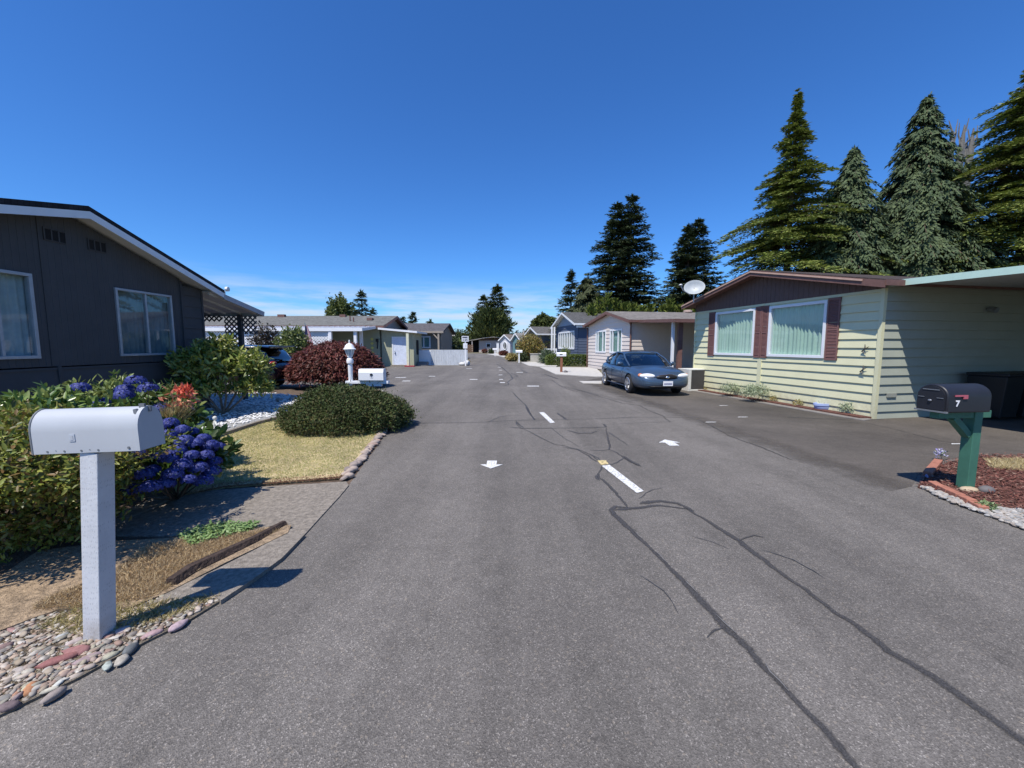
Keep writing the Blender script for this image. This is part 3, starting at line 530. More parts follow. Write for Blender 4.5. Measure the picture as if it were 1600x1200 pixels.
hydrangea('hydrangea', 'hydrangea covered in deep blue flower heads right of the white mailbox', (-3.62, 4.15, .40), (.50, .42, .38), heads, 1900)
heads = [W3(u, v, Y)+(random.uniform(.085, .11),) for u, v, Y in [(125, 608, 4.35), (212, 597, 4.45), (232, 608, 4.45), (194, 619, 4.4), (157, 631, 4.3), (252, 640, 4.5), (196, 611, 4.45)]]
hydrangea('hydrangea', 'taller hydrangea with a few blue heads behind the white mailbox', (-4.5, 4.95, .66), (.50, .40, .40), heads, 1700)
# orange lily clump
t = thing('lily_clump', 'fading orange lily clump between the hydrangeas', 'flowers', (-3.9, 4.5, 0))
q = np.array(W3(268, 634, 4.5)); n = 420; o_ = rdir(n)*[.06, .06, .02]
D = nrm(np.c_[RNG.normal(.35, .35, n), RNG.normal(0, .3, n), np.full(n, 1.)]); cards('stem', np.array([q[0]-.02, q[1], q[2]-.24])+o_, D, rdir(n), RNG.uniform(.2, .38, n), .010, leafM('lily_stem', [(.42, .40, .20), (.50, .36, .20), (.3, .34, .14)]), t)
n = 60; Pf = np.array(W3(280, 622, 4.5))+rdir(n)*[.16, .1, .13]; D = rdir(n)+[0, 0, .4]; cards('flower', Pf, D, rdir(n), .085, .03, leafM('lily_petal', [(.62, .14, .06), (.7, .3, .18), (.5, .1, .05), (.6, .36, .2)]), t)
n = 50; Pf = np.array(W3(289, 613, 4.45))+rdir(n)*[.06, .05, .05]; cards('flower', Pf, rdir(n), rdir(n), .08, .035, mt('red_petal', [(.7, .12, .06), (.75, .2, .12)], fn=leafM), t)
# juniper mound
junM = leafM('juniper_needles', [(.055, .09, .022), (.09, .125, .03), (.035, .06, .016), (.12, .10, .035), (.065, .10, .025)], rough=.7, trans=.1, patch=1.5)
t = thing('mounded_shrub', 'low wide dark green mounded shrub between lawn and road', 'shrub', (-3.25, 7.75, 0))
A = [bush_arr((-3.3, 7.8, .16), (1.22, .98, .68), 32000, .055, .022, shell=.72, tilt=.8, lump=.09), bush_arr((-3.5, 7.75, .34), (.7, .6, .52), 9000, .055, .022, shell=.7, tilt=.7, lump=.1), bush_arr((-2.7, 8.0, .16), (.66, .7, .5), 9000, .055, .022, shell=.7, tilt=.7, lump=.1)]
a = cat_arr(*A); k = a[0][:, 2] > .03; cards('foliage', *[q_[k] for q_ in a], junM, t)
b = B(); stems(b, (-3.3, 7.8, 0), [(-3.3+.7*math.cos(i), 7.8+.5*math.sin(i), .35) for i in range(7)], .03); b.build('stem', bark, t)
# japanese maple
mapM = leafM('maple_leaves', [(.13, .030, .028), (.21, .055, .045), (.085, .022, .022), (.26, .09, .065), (.07, .035, .02)], rough=.55, trans=.2, patch=2.5)
t = thing('japanese_maple', 'weeping dark red dwarf maple dome in front of the pale house', 'tree', (-7.1, 15.6, 0))
n = 26000; d = rdir(n); d[:, 2] = np.abs(d[:, 2]); tier = RNG.random(n)
rad = .80+.22*RNG.random(n)+.05*np.sin(d[:, 0]*11+d[:, 2]*9)*np.cos(d[:, 1]*10); Pm = np.array([-6.95, 15.7, .48])+d*rad[:, None]*[1.82, 1.5, 1.34]; Pm[:, 2] -= .28*(1-d[:, 2])*RNG.random(n)
cards('foliage', Pm, nrm(d*[1, 1, 0]*.8+[0, 0, -.4]+rdir(n)*.65), nrm(d*.6+[0, 0, .7]+rdir(n)*.45), .17*RNG.uniform(.6, 1.2, n), .05, mapM, t)
b = B(); stems(b, (-7.2, 15.6, 0), [(-7.2+1.5*math.cos(i*.8), 15.6+1.1*math.sin(i*.8), 1.1+.2*math.sin(i*2)) for i in range(9)], .07); b.build('trunk', bark, t)

# ---------------------------------------------------------------- trees
def branch_tree(h, r, kind, n_whorl, nb, spray, size, seed, z0=.06, power=.85, dx=0., dy=0., top=1.):
    rg = np.random.default_rng(seed); P = []; D = []; Nn = []; Ls = []; Ws = []; segs = []
    for i in range(n_whorl):
        f = (i+rg.uniform(0, .9))/n_whorl; z = h*(z0+(1-z0)*f); lim = r*(1-f)**power*(1 if f > .12 else .75+2*f)+.12*size; lim *= rg.uniform(.72, 1.12) if kind == 'deodar' else rg.uniform(.88, 1.08)
        for k in range(nb):
            az = rg.uniform(0, 6.283); Lb = lim*(rg.uniform(.45, 1.18) if kind == 'deodar' else rg.uniform(.6, 1.15)); a = np.array([math.cos(az), math.sin(az), 0]); s_ = np.array([-a[1], a[0], 0])
            if kind == 'fir': up, dr = rg.uniform(-.05, .25)+.35*f, .38
            elif kind == 'deodar': up, dr = rg.uniform(.14, .26), .34
            elif kind == 'weeping': up, dr = rg.uniform(.1, .35), .75
            else: up, dr = .8, .1
            ns = max(3, int(Lb/(size*.42))); t_ = (np.arange(ns)+rg.random(ns)*.7)/ns; t_ = t_[t_ > .12 if Lb > 1 else t_ > -1]; ns = len(t_)
            base = np.array([dx, dy, z+(rg.normal(0, .22) if kind == 'deodar' else rg.normal(0, .1))]); pos = base+a*(t_*Lb)[:, None]+np.array([0, 0, 1.])*((up*t_-dr*t_**2.2)*Lb+(.10*Lb*np.maximum(0, t_-.75)*4 if kind == 'fir' else 0))[:, None]
            segs.append((base, pos[len(pos)//2], pos[-1]))
            for j in range(spray):
                side = rg.choice([-1, 1], ns)*rg.uniform(.25, 1.2, ns); dd = a*1.0+s_*side[:, None]
                if kind == 'weeping': dz = rg.uniform(-2.2, -.5, ns)
                elif kind == 'deodar': dz = rg.uniform(-.55, .15, ns)
                elif kind == 'thuja': dz = rg.uniform(.8, 2.5, ns)
                else: dz = rg.uniform(-.45, .30, ns)
                dd = dd+np.c_[np.zeros(ns), np.zeros(ns), dz]; wid = (1-t_*.75)*Lb*.32
                P.append(pos+s_*(side*wid*rg.random(ns))[:, None]+rg.normal(0, size*.13, (ns, 3))); D.append(dd)
                Nn.append(np.c_[rg.normal(0, .45, (ns, 2)), np.ones(ns)] if kind in ('fir', 'deodar') else np.c_[a[0]+rg.normal(0, .5, ns), a[1]+rg.normal(0, .5, ns), rg.uniform(0, .8, ns)])
                Ls.append(size*rg.uniform(.6, 1.2, ns)*(1 if kind != 'weeping' else 1.15)); Ws.append(size*rg.uniform(.22, .42, ns))
    n = max(8, n_whorl); P.append(np.c_[rg.normal(dx, .05, n), rg.normal(dy, .05, n), h*rg.uniform(.93, 1., n)]); D.append(np.c_[rg.normal(0, .35, (n, 2)), np.full(n, .8)]); Nn.append(rg.normal(size=(n, 3))); Ls.append(np.full(n, size)); Ws.append(np.full(n, size*.25))
    return [np.concatenate(q) for q in (P, D, Nn, Ls, Ws)], segs
def tree(name, label, x, y, h, r, kind, mat_, n_whorl=38, nb=7, spray=4, size=.5, seed=1, group=None, z=0, leaders=None, **k):
    t = thing(name, label, 'tree', (x, y, z), group); AA = []; b = B(Matrix.Translation((x, y, z)))
    for li, (ddx, hh, rr) in enumerate(leaders or [(0, h, r)]):
        A, segs = branch_tree(hh, rr, kind, n_whorl, nb, spray, size, seed+li*17, dx=ddx, **k); AA.append(A)
        b.tube([(0, 0, -.1), (ddx*.6, 0, hh*.4), (ddx, 0, hh*.97)], [.018*hh, .011*hh, .02], 8)
        for s_ in segs[::2]: b.tube([tuple(q) for q in s_], [.03+.004*rr, .03, .01], 3, cap=False)
    A = cat_arr(*AA); A[0] = A[0]+[x, y, z]; cards('crown', *A, mat_, t); b.build('trunk', bark, t); return t
firM = leafM('fir_needles', [(.052, .076, .036), (.085, .112, .050), (.032, .052, .028), (.11, .135, .06)], rough=.7, trans=.08, spec=.25)
deoM = leafM('cedar_needles', [(.135, .185, .035), (.22, .265, .055), (.08, .12, .032), (.32, .34, .09), (.10, .15, .04)], rough=.65, trans=.12, spec=.25)
weeM = leafM('weeping_needles', [(.058, .088, .040), (.092, .128, .054), (.036, .058, .03), (.12, .155, .068)], rough=.7, trans=.08, spec=.25)
thuM = leafM('thuja_sprays', [(.10, .14, .025), (.16, .19, .035), (.06, .09, .02)], rough=.7, trans=.12, spec=.2)
def px2(u, vtop, Y): q = W3(u, vtop, Y); return q[0], q[2]
x, h = px2(1247, 150, 33); tree('cedar_tree', 'tall pointed yellow green cedar with drooping tiers behind the green house', x, 33, h, 8.6, 'deodar', deoM, 30, 22, 11, .31, seed=3, power=1.08)
x, h = px2(1335, 232, 31); tree('weeping_conifer', 'shorter of the two dark weeping conifers behind the green house roof', x, 31, h, 5.3, 'weeping', weeM, 60, 12, 7, .33, seed=4, power=.72)
x, h = px2(1450, 150, 31); tree('weeping_conifer', 'taller of the two dark weeping conifers behind the green house roof', x, 31, h, 6.9, 'weeping', weeM, 75, 12, 7, .33, seed=5, power=.78)
x, h = px2(1632, 82, 29); tree('cedar_tree', 'wide cedar with layered yellow green boughs at the right edge', x, 29, h, 10.4, 'deodar', deoM, 34, 22, 11, .31, seed=6, power=.80)
x, h = px2(980, 305, 56); tree('fir_tree', 'big double topped dark fir above the pink house roof', x, 56, h, 5.2, 'fir', firM, 36, 11, 8, .48, seed=8, leaders=[(.7, h, 6.4), (-1.3, h*.955, 6.2)], power=.62)
x, h = px2(1088, 343, 50); tree('fir_tree', 'dark fir with twin tips left of the yellow green cedar', x, 50, h, 4.2, 'fir', firM, 36, 11, 8, .45, seed=9, leaders=[(.35, h, 5.0), (-.9, h*.96, 4.7)], power=.68)
x, h = px2(893, 424, 60); tree('fir_tree', 'slim small fir left of the big double topped fir', x, 60, h, 4.0, 'fir', firM, 30, 8, 5, .6, seed=10)
x, h = px2(918, 436, 54); tree('round_conifer', 'rounded dense dark conifer below the big fir', x, 54, h, 4.2, 'weeping', mt('dense_needles', [(.045, .058, .02), (.07, .085, .03), (.03, .04, .016)], fn=leafM, rough=.8, trans=.08), 34, 9, 5, .6, seed=11, power=.42)
x, h = px2(1030, 470, 58); tree('fir_tree', 'low dark fir between the two twin topped firs', x, 58, h, 4.0, 'fir', firM, 26, 7, 4, .6, seed=12, power=.6)
x, h = px2(1045, 440, 56); tree('fir_tree', 'narrow dark fir just right of the big double topped fir', x+.6, 56, h*.8, 2.4, 'fir', firM, 26, 7, 4, .5, seed=13)
ORD = ['first', 'second', 'third', 'fourth', 'fifth', 'sixth', 'seventh', 'eighth', 'ninth', 'tenth', 'eleventh', 'twelfth', 'thirteenth', 'fourteenth']
for i, (u, v, Y) in enumerate([(925, 478, 41), (938, 466, 42), (950, 462, 41), (963, 470, 42), (976, 476, 41), (990, 478, 42), (1003, 480, 41), (1016, 478, 42), (1036, 478, 42), (1048, 470, 41), (1061, 480, 42), (1074, 484, 41), (1087, 480, 42), (1100, 478, 41)]):
    x, h = px2(u, v, Y); tree('arborvitae', ORD[i]+' bright green arborvitae from the left in the row behind the pink house', x, Y, h, 1.0, 'thuja', thuM, 16, 8, 3, .42, seed=20+i, group='arborvitae row behind the pink house', power=.45, z0=.03)

for i, (u, v) in enumerate([(1488, 205), (1506, 195), (1520, 200), (1478, 230)]):
    x, h = px2(u, v, 42); t = thing('bare_tree', ['second', 'third', 'fourth', 'first'][i]+' grey bare poplar trunk from the left, between weeping conifer and wide cedar', 'tree', (x, 42, 0), 'bare poplar trunks'); b = B()
    b.tube([(x-.3, 42, 0), (x-.3, 42, h*.5), (x, 42, h*.9), (x+.1, 42, h)], [.5, .42, .28, .05], 7)
    for k in range(14):
        z = h*random.uniform(.55, .97); s_ = random.choice([-1, 1]); b.tube([(x-.1, 42, z), (x+s_*.35, 42+random.gauss(0, .2), z+.7), (x+s_*.45, 42, z+1.9)], [.10, .09, .03], 4)
    b.build('trunk', mt('grey_bark', (.13, .125, .115), var=.3), t)
# street end and left background trees
mixM = leafM('green_mix', [(.055, .075, .022), (.085, .11, .03), (.04, .055, .018), (.12, .14, .035)], rough=.75, trans=.1, spec=.25)
x, h = px2(756, 464, 108); tree('fir_tree', 'left and lower of the two firs at the end of the street', x, 108, h, 5.2, 'fir', mixM, 34, 9, 4, .95, seed=41, power=.6)
x, h = px2(777, 447, 106); tree('fir_tree', 'taller fir at the end of the street', x, 106, h, 5.6, 'fir', mixM, 40, 10, 4, .95, seed=42, power=.62)
x, h = px2(768, 490, 104); tree('fir_tree', 'broad green conifer at the foot of the two street end firs', x, 103, h, 6.6, 'thuja', mixM, 22, 11, 4, 1.1, seed=43, power=.5)
for i, (u, v, Y, r_, lb) in enumerate([(564, 457, 62, 3.0, 'fir behind the long grey roof beside the round tree'), (645, 490, 80, 2.6, 'open topped small fir above the tan house roof'), (630, 498, 80, 2.2, 'leftmost tiny fir above the tan house roof'), (672, 502, 84, 2.2, 'rightmost tiny fir above the tan house roof'), (583, 484, 80, 1.6, 'thin distant fir right of the fir beside the round tree')]):
    x, h = px2(u, v, Y); tree('fir_tree', lb, x, Y, h, r_, 'fir', firM, 24, 7, 3, .75, seed=50+i)
x, h = px2(531, 466, 66); bush('broadleaf_tree', 'round topped green tree behind the long grey roof', 'tree', (x, 66, h-4.0), (2.3, 2.3, 4.0), 7000, .42, .26, mt('broad_leaves', [(.09, .12, .03), (.14, .17, .05), (.05, .075, .02)], fn=leafM), tilt=1.)
for i, (u, v, Y, r_) in enumerate([(848, 493, 90, 2.8), (857, 497, 88, 2.6), (841, 500, 92, 2.4)]):
    x, h = px2(u, v, Y); t = thing('pine_tree', ['taller', 'right hand', 'shorter'][i]+' of the small dark pines above the grey roofs down the street', 'tree', (x, Y, 0)); cards('crown', *cat_arr(bush_arr((x, Y, h-1.8), (1.6, 1.5, 1.8), 1500, .7, .4, tilt=1), bush_arr((x-1, Y, h-4), (2.2, 2, 1.8), 1500, .7, .4, tilt=1)), mixM, t)
    b = B(); b.tube([(x, Y, 0), (x, Y, h-1)], [.25, .08], 6); b.build('trunk', bark, t)
# hedges, shrubs down the street
def sh(name, label, u, vtop, vbase, wpx, mat_, n=1500, L=.14, W_=.07, depth=None, cat='shrub', **k):
    g_ = G(u, vbase); rx = wpx/2/FPX*g_.y; top = W3(u, vtop, g_.y+rx)[2]; rz = top/2*1.02
    return bush(name, label, cat, (g_.x, g_.y+(depth or rx), rz), (rx, depth or rx, rz*1.0), n, L, W_, mat_, shell=.35, tilt=1., flat_bottom=False, **k)
deepM = leafM('deep_green', [(.04, .055, .02), (.06, .085, .028), (.028, .038, .015)], rough=.6)
brightM = leafM('bright_green', [(.14, .19, .04), (.22, .27, .07), (.08, .12, .03)], rough=.5)
orM = leafM('orange_tinted_leaves', [(.13, .15, .035), (.34, .27, .07), (.07, .09, .025), (.42, .26, .09), (.18, .20, .05)], rough=.4, trans=.2)
sh('flowering_shrub', 'large rounded shrub with orange tinted leaf tips beside the stone planter', 829, 523, 563, 44, orM, 7500, .20, .10)
sh('spiky_plant', 'dark green spiky plant left of the clipped hedge', 856, 549, 569, 22, mt('agave', [(.05, .08, .04), (.09, .13, .06), (.12, .16, .1)], fn=leafM), 900, .5, .06)
sh('low_shrub', 'bushy yellow green shrub in front of the blue house window', 884, 544, 570, 18, brightM, 1400, .14, .07)
sh('low_shrub', 'dark red low shrub at the pale border far down the street', 792-5, 549, 556, 14, mt('maroon', [(.13, .035, .03), (.2, .07, .05), (.08, .05, .03)], fn=leafM), 900, .3, .15)
sh('low_shrub', 'golden low shrub beside the far white mailbox', 800, 553, 565, 18, mt('golden', [(.32, .24, .08), (.45, .36, .14), (.2, .2, .07)], fn=leafM), 1200, .22, .1)
sh('low_shrub', 'dull green low shrub under the far white mailbox', 818, 552, 566, 14, deepM, 900, .2, .1)
sh('flowering_shrub', 'pale cream flowering shrub left of the blue house', 867-8, 536, 556, 13, mt('cream_flowers', [(.6, .6, .38), (.7, .7, .5), (.3, .36, .15)], fn=leafM), 1000, .22, .12)
sh('low_shrub', 'round dark shrub before the long low house at the street end', 757, 546, 551.5, 7, mt('maroon'), 500, .35, .2)
sh('low_shrub', 'small green shrub at the pale wall far down the street', 767, 546, 553, 7, deepM, 500, .35, .2)
sh('tall_hedge', 'dark dense hedge right of the tan house', 700, 526, 563, 26, deepM, 5000, .35, .2, depth=5)
sh('leafy_shrub', 'bright green shrub behind the street sign', 714, 532, 561, 22, brightM, 2400, .3, .16)
sh('leafy_shrub', 'olive green shrub above the white wall', 708, 545, 562, 26, mixM, 1800, .3, .16)
for i in range(9):
    u = 695+i*11; q = W3(u, 521+random.uniform(-3, 4), 114+random.uniform(-2, 6)); bush('leafy_shrub', ORD[i]+' green shrub from the left behind the far low beige house', 'shrub', (q[0], q[1], q[2]/2), (1.6, 1.5, q[2]/2+.2), 1500, .6, .3, mixM, group='green shrubs behind the far low house', tilt=1, flat_bottom=False)
# clipped hedge
t = thing('clipped_hedge', 'low clipped box hedge in front of the blue house', 'hedge', (4.7, 33.6, 0))
n = 9000; Ph = RNG.uniform([-1, -1, 0], [1, 1, 1], (n, 3)); ax = RNG.integers(0, 3, n)
for a_ in range(3):
    k = ax == a_; Ph[k, a_] = np.where(RNG.random(k.sum()) < .5, -1 if a_ < 2 else 1, 1)+RNG.normal(0, .05, k.sum())
e = nrm(Ph*[1, 1, 1]); Ph = Ph*[1.62, .55, .78]+[4.65, 33.4, .0]
cards('foliage', Ph, nrm(e+rdir(n)), nrm(e+rdir(n)*.5), .13, .06, mt('box_leaves', [(.10, .15, .03), (.16, .2, .045), (.05, .08, .02)], fn=leafM), t); b = B(); stems(b, (4.65, 33.4, 0), [(4.65+i*.3, 33.4, .5) for i in range(-4, 5)], .03); b.build('stem', bark, t)
# shrubs by lattice
sh('leafy_shrub', 'green shrub growing against the white lattice behind the parked car', 446, 513, 586, 48, mt('mid_green', [(.13, .17, .04), (.2, .24, .07), (.07, .1, .03)], fn=leafM), 4500, .22, .1, depth=1.)
sh('dark_shrub', 'dark purple shrub behind the lattice arch', 404, 510, 582, 46, mt('purple_leaves', [(.03, .03, .02), (.06, .05, .03), (.035, .02, .025)], fn=leafM), 3000, .2, .1, depth=1.)
# plants along green house
silM = mt('silver_leaves', [(.30, .36, .22), (.42, .48, .32), (.20, .26, .14), (.55, .58, .42)], fn=leafM, rough=.6)
def wx(u, v): q = G(u, v); return q
for u, v, rx, rz, n, lb in [(1178, 628, .42, .30, 2200, 'large silver green mound of leaves by the green wall'), (1140, 620, .35, .25, 1200, 'sparse silver plant right of the air conditioner'), (1330, 648, .26, .17, 900, 'silvery plant right of the pale blue planter'), (1352, 650, .14, .13, 400, 'small silvery plant at the corner of the green house')]:
    q = wx(u, v); bush('silver_plant', lb, 'plant', (q.x, q.y, rz*.8), (rx, rx*.7, rz), n, .06, .02, silM, tilt=1.2, shell=.2)
for u, v, lb in [(1103, 611, 'small green weed beside the air conditioner'), (1206, 629, 'small dry orange plant in the mulch strip, nearer the silver mound'), (1243, 636, 'small yellowing plant in the mulch strip by the planter')]:
    q = wx(u, v); bush('small_plant', lb, 'plant', (q.x+.05, q.y, .08), (.12, .1, .1), 160, .07, .02, mt('yellowing', [(.4, .26, .1), (.3, .32, .12), (.5, .4, .2)], fn=leafM), tilt=1.2)
q = G(1468, 720); bush('wild_flower', 'small lavender flower clump at the back corner of the mulch bed', 'flowers', (q.x, q.y, .09), (.07, .05, .08), 120, .035, .02, mt('lavender', [(.35, .3, .6), (.6, .58, .7), (.2, .3, .1)], fn=leafM), tilt=1.5)
q = G(1447, 750); bush('wild_flower', 'tiny blue flower at the left end of the brick edging', 'flowers', (q.x, q.y, .04), (.022, .022, .02), 22, .018, .012, mt('tiny_blue', [(.3, .35, .7), (.5, .55, .8)], fn=leafM), tilt=1.5)
q = G(1540, 797); bush('weed', 'small pale green weed at the edge of the grey gravel', 'plant', (q.x, q.y, .035), (.08, .06, .04), 110, .05, .02, mt('weed_leaf', [(.3, .38, .2), (.2, .28, .1)], fn=leafM), tilt=1.2)
# distant wooded hill line
def hill(name, pts, Y, mat_):
    b = B(); n = len(pts)
    for i in range(n-1):
        (x0, h0), (x1, h1) = pts[i], pts[i+1]; b.quad((x0, Y-120, -1), (x1, Y-120, -1), (x1, Y, h1), (x0, Y, h0)); b.quad((x0, Y, h0), (x1, Y, h1), (x1, Y+150, -1), (x0, Y+150, -1))
    return struct(b.build(name, mat_))
hm = mt('hill_forest', (.028, .044, .038), var=.4, scale=.03, bmp=0, rough=1.)
hx = np.linspace(-420, 420, 60); hill('hills', [(x, 11.5+2.2*math.sin(x*.02)+2*math.sin(x*.007+1)+.7*math.sin(x*.1)+(3 if x > 30 else 0)) for x in hx], 560, hm)
A = []
for i in range(230):
    Y = RNG.uniform(300, 430); x = RNG.uniform(-.36, .12)*Y; h = RNG.uniform(8, 13)+4*(RNG.random() < .25)
    n = 70; f = RNG.random(n)**.8; a_ = RNG.uniform(0, 6.28, n); rr = (1-f)*2.6*RNG.uniform(.5, 1, n); A.append([np.c_[x+rr*np.cos(a_), Y+rr*np.sin(a_), f*h], np.c_[np.cos(a_), np.sin(a_), RNG.uniform(-.4, .3, n)], np.c_[RNG.normal(0, .5, (n, 2)), np.ones(n)], np.full(n, 2.), np.full(n, 1.3)])
tag(cards('distant_forest', *cat_arr(*A), leafM('distant_needles', [(.035, .055, .045), (.05, .07, .055), (.028, .042, .036)], trans=0, rough=1.)), 'far off dark conifer forest on the horizon', 'forest', kind='stuff')

# ================================================================ HOUSES
def siding(b, L, z0, z1, holes=(), pitch=.2, lap=.018, xr=None, off0=0.):
    """horizontal lap boards in frame: x along, y out, z up"""
    zs = [z0]; 
    while zs[-1]+pitch < z1-.02: zs.append(zs[-1]+pitch)
    zs.append(z1); cuts = sorted(set([round(z, 4) for z in zs]+[round(z, 4) for h in holes for z in (h[2], h[3]) if z0 < z < z1]))
    xr = xr or (lambda z: (0, L))
    for a, c in zip(cuts[:-1], cuts[1:]):
        k = max(i for i in range(len(zs)-1) if zs[i] <= a+1e-4); bot = zs[k]; oa = off0+lap*(1-(a-bot)/pitch); oc = off0+lap*(1-(c-bot)/pitch)
        hs_ = sorted([(h[0], h[1]) for h in holes if h[2] <= a+1e-4 and h[3] >= c-1e-4])
        xa, xb = xr(a); xc, xd = xr(c)
        if xd-xc < 0: continue
        cur0, cur1 = xa, xc
        for h0, h1 in hs_: b.quad((cur0, oa, a), (h0, oa, a), (h0, oc, c), (cur1, oc, c)); cur0 = cur1 = h1
        b.quad((cur0, oa, a), (xb, oa, a), (xd, oc, c), (cur1, oc, c))
        if abs(a-bot) < 1e-4: # lip
            cur = xa
            for h0, h1 in hs_: b.quad((cur, off0-.002, a), (h0, off0-.002, a), (h0, oa, a), (cur, oa, a)); cur = h1
            b.quad((cur, off0-.002, a), (xb, off0-.002, a), (xb, oa, a), (cur, oa, a))
def grooved(b, L, z0, topf, holes=(), pitch=.15, gw=.014, gd=.008, off0=0.):
    xs = [(0, off0)]; x = pitch
    while x < L-.03: xs += [(x-gw, off0), (x-gw*.6, off0-gd), (x-gw*.4, off0-gd), (x, off0)]; x += pitch
    xs.append((L, off0)); hx_ = sorted(set(v for h in holes for v in h[:2]))
    out = []
    for (xa, oa), (xb, ob) in zip(xs[:-1], xs[1:]):
        out.append((xa, oa))
        for v in hx_:
            if xa < v < xb: out.append((v, oa+(ob-oa)*(v-xa)/(xb-xa)))
    out.append(xs[-1])
    for (xa, oa), (xb, ob) in zip(out[:-1], out[1:]):
        hs_ = sorted([(h[2], h[3]) for h in holes if h[0] <= xa+1e-5 and h[1] >= xb-1e-5]); ca = z0
        for h0, h1 in hs_: b.quad((xa, oa, ca), (xb, ob, ca), (xb, ob, h0), (xa, oa, h0)); ca = h1
        ta, tb = topf(xa), topf(xb)
        if ta > ca or tb > ca: b.quad((xa, oa, ca), (xb, ob, ca), (xb, ob, max(tb, ca)), (xa, oa, max(ta, ca)))
def window(parent, fr, x0, x1, z0, z1, splits=(), curt=None, fm=trimw, fw=.05, proud=.035, cdepth=.10, name='window', fold=.02, arch=0):
    b = B(fr); e = .0
    b.box(x0-fw*.4, x0+fw*.6, -.06, proud, z0+fw*.6, z1-fw*.6); b.box(x1-fw*.6, x1+fw*.4, -.06, proud, z0+fw*.6, z1-fw*.6)
    b.box(x0-fw*.4, x1+fw*.4, -.06, proud, z0-fw*.4, z0+fw*.6); b.box(x0-fw*.4, x1+fw*.4, -.06, proud, z1-fw*.6, z1+fw*.4)
    for s_ in splits: xm = x0+(x1-x0)*s_; b.box(xm-fw*.4, xm+fw*.4, -.05, proud-.006, z0+fw*.6, z1-fw*.6)
    wo = b.build(name, fm, parent, bev=.004 if fr.translation.y < 20 else 0)
    g_ = B(fr); yf = 1 if fr.to_3x3().determinant() > 0 else -1; q4 = [(x0, 0, z0), (x0, 0, z1), (x1, 0, z1), (x1, 0, z0)]; g_.quad(*(q4 if yf > 0 else q4[::-1])); g_.build('pane', glass, wo)
    if curt:
        c_ = B(fr); n = int((x1-x0)/.022); ph = random.uniform(0, 6)
        vs = []
        for i in range(n+1):
            x = x0+(x1-x0)*i/n; y = -cdepth+fold*math.sin(i*1.15+ph+1.3*math.sin(i*.19))+fold*.4*math.sin(i*.37); vs += [(x, y, z0-.02), (x, y+.004*math.sin(i), z1+.02)]
        c_.add(vs, [(2*i, 2*i+2, 2*i+3, 2*i+1) for i in range(n)]); c_.build('curtain', curt, wo, smooth=180)
    k = B(fr); k.box(x0-.1, x1+.1, -.9, -.88, z0-.1, z1+.1); k.build('interior', dark, wo)
    return wo
def ridge_top(L, ur, h0, hr, h1):
    return lambda x: h0+(hr-h0)*x/ur if x < ur else hr+(h1-hr)*(x-ur)/(L-ur)
shing = {}
def shingleM(name, col):
    m, nt, p, _ = base_mat(name)
    t_ = N(nt, 'ShaderNodeTexCoord'); br = N(nt, 'ShaderNodeTexBrick'); br.inputs['Scale'].default_value = 3.2; br.inputs['Color1'].default_value = c4(tuple(c*.8 for c in col)); br.inputs['Color2'].default_value = c4(tuple(c*1.15 for c in col)); br.inputs['Mortar'].default_value = c4(tuple(c*.5 for c in col)); br.inputs['Mortar Size'].default_value = .012
    LK(nt, t_.outputs['Object'], br.inputs[0]); f = rng(nt, noise(nt, 2.5, 6, .7), .3, .7, .75, 1.2); cc = N(nt, 'ShaderNodeCombineColor')
    for i in range(3): LK(nt, f, cc.inputs[i])
    LK(nt, mixc(nt, 1., br.outputs[0], cc.outputs[0], 'MULTIPLY'), p.inputs['Base Color']); p.inputs['Roughness'].default_value = .95; p.inputs['Specular IOR Level'].default_value = .1; bump(nt, p, noise(nt, 40, 4), .5, .01)
    return m
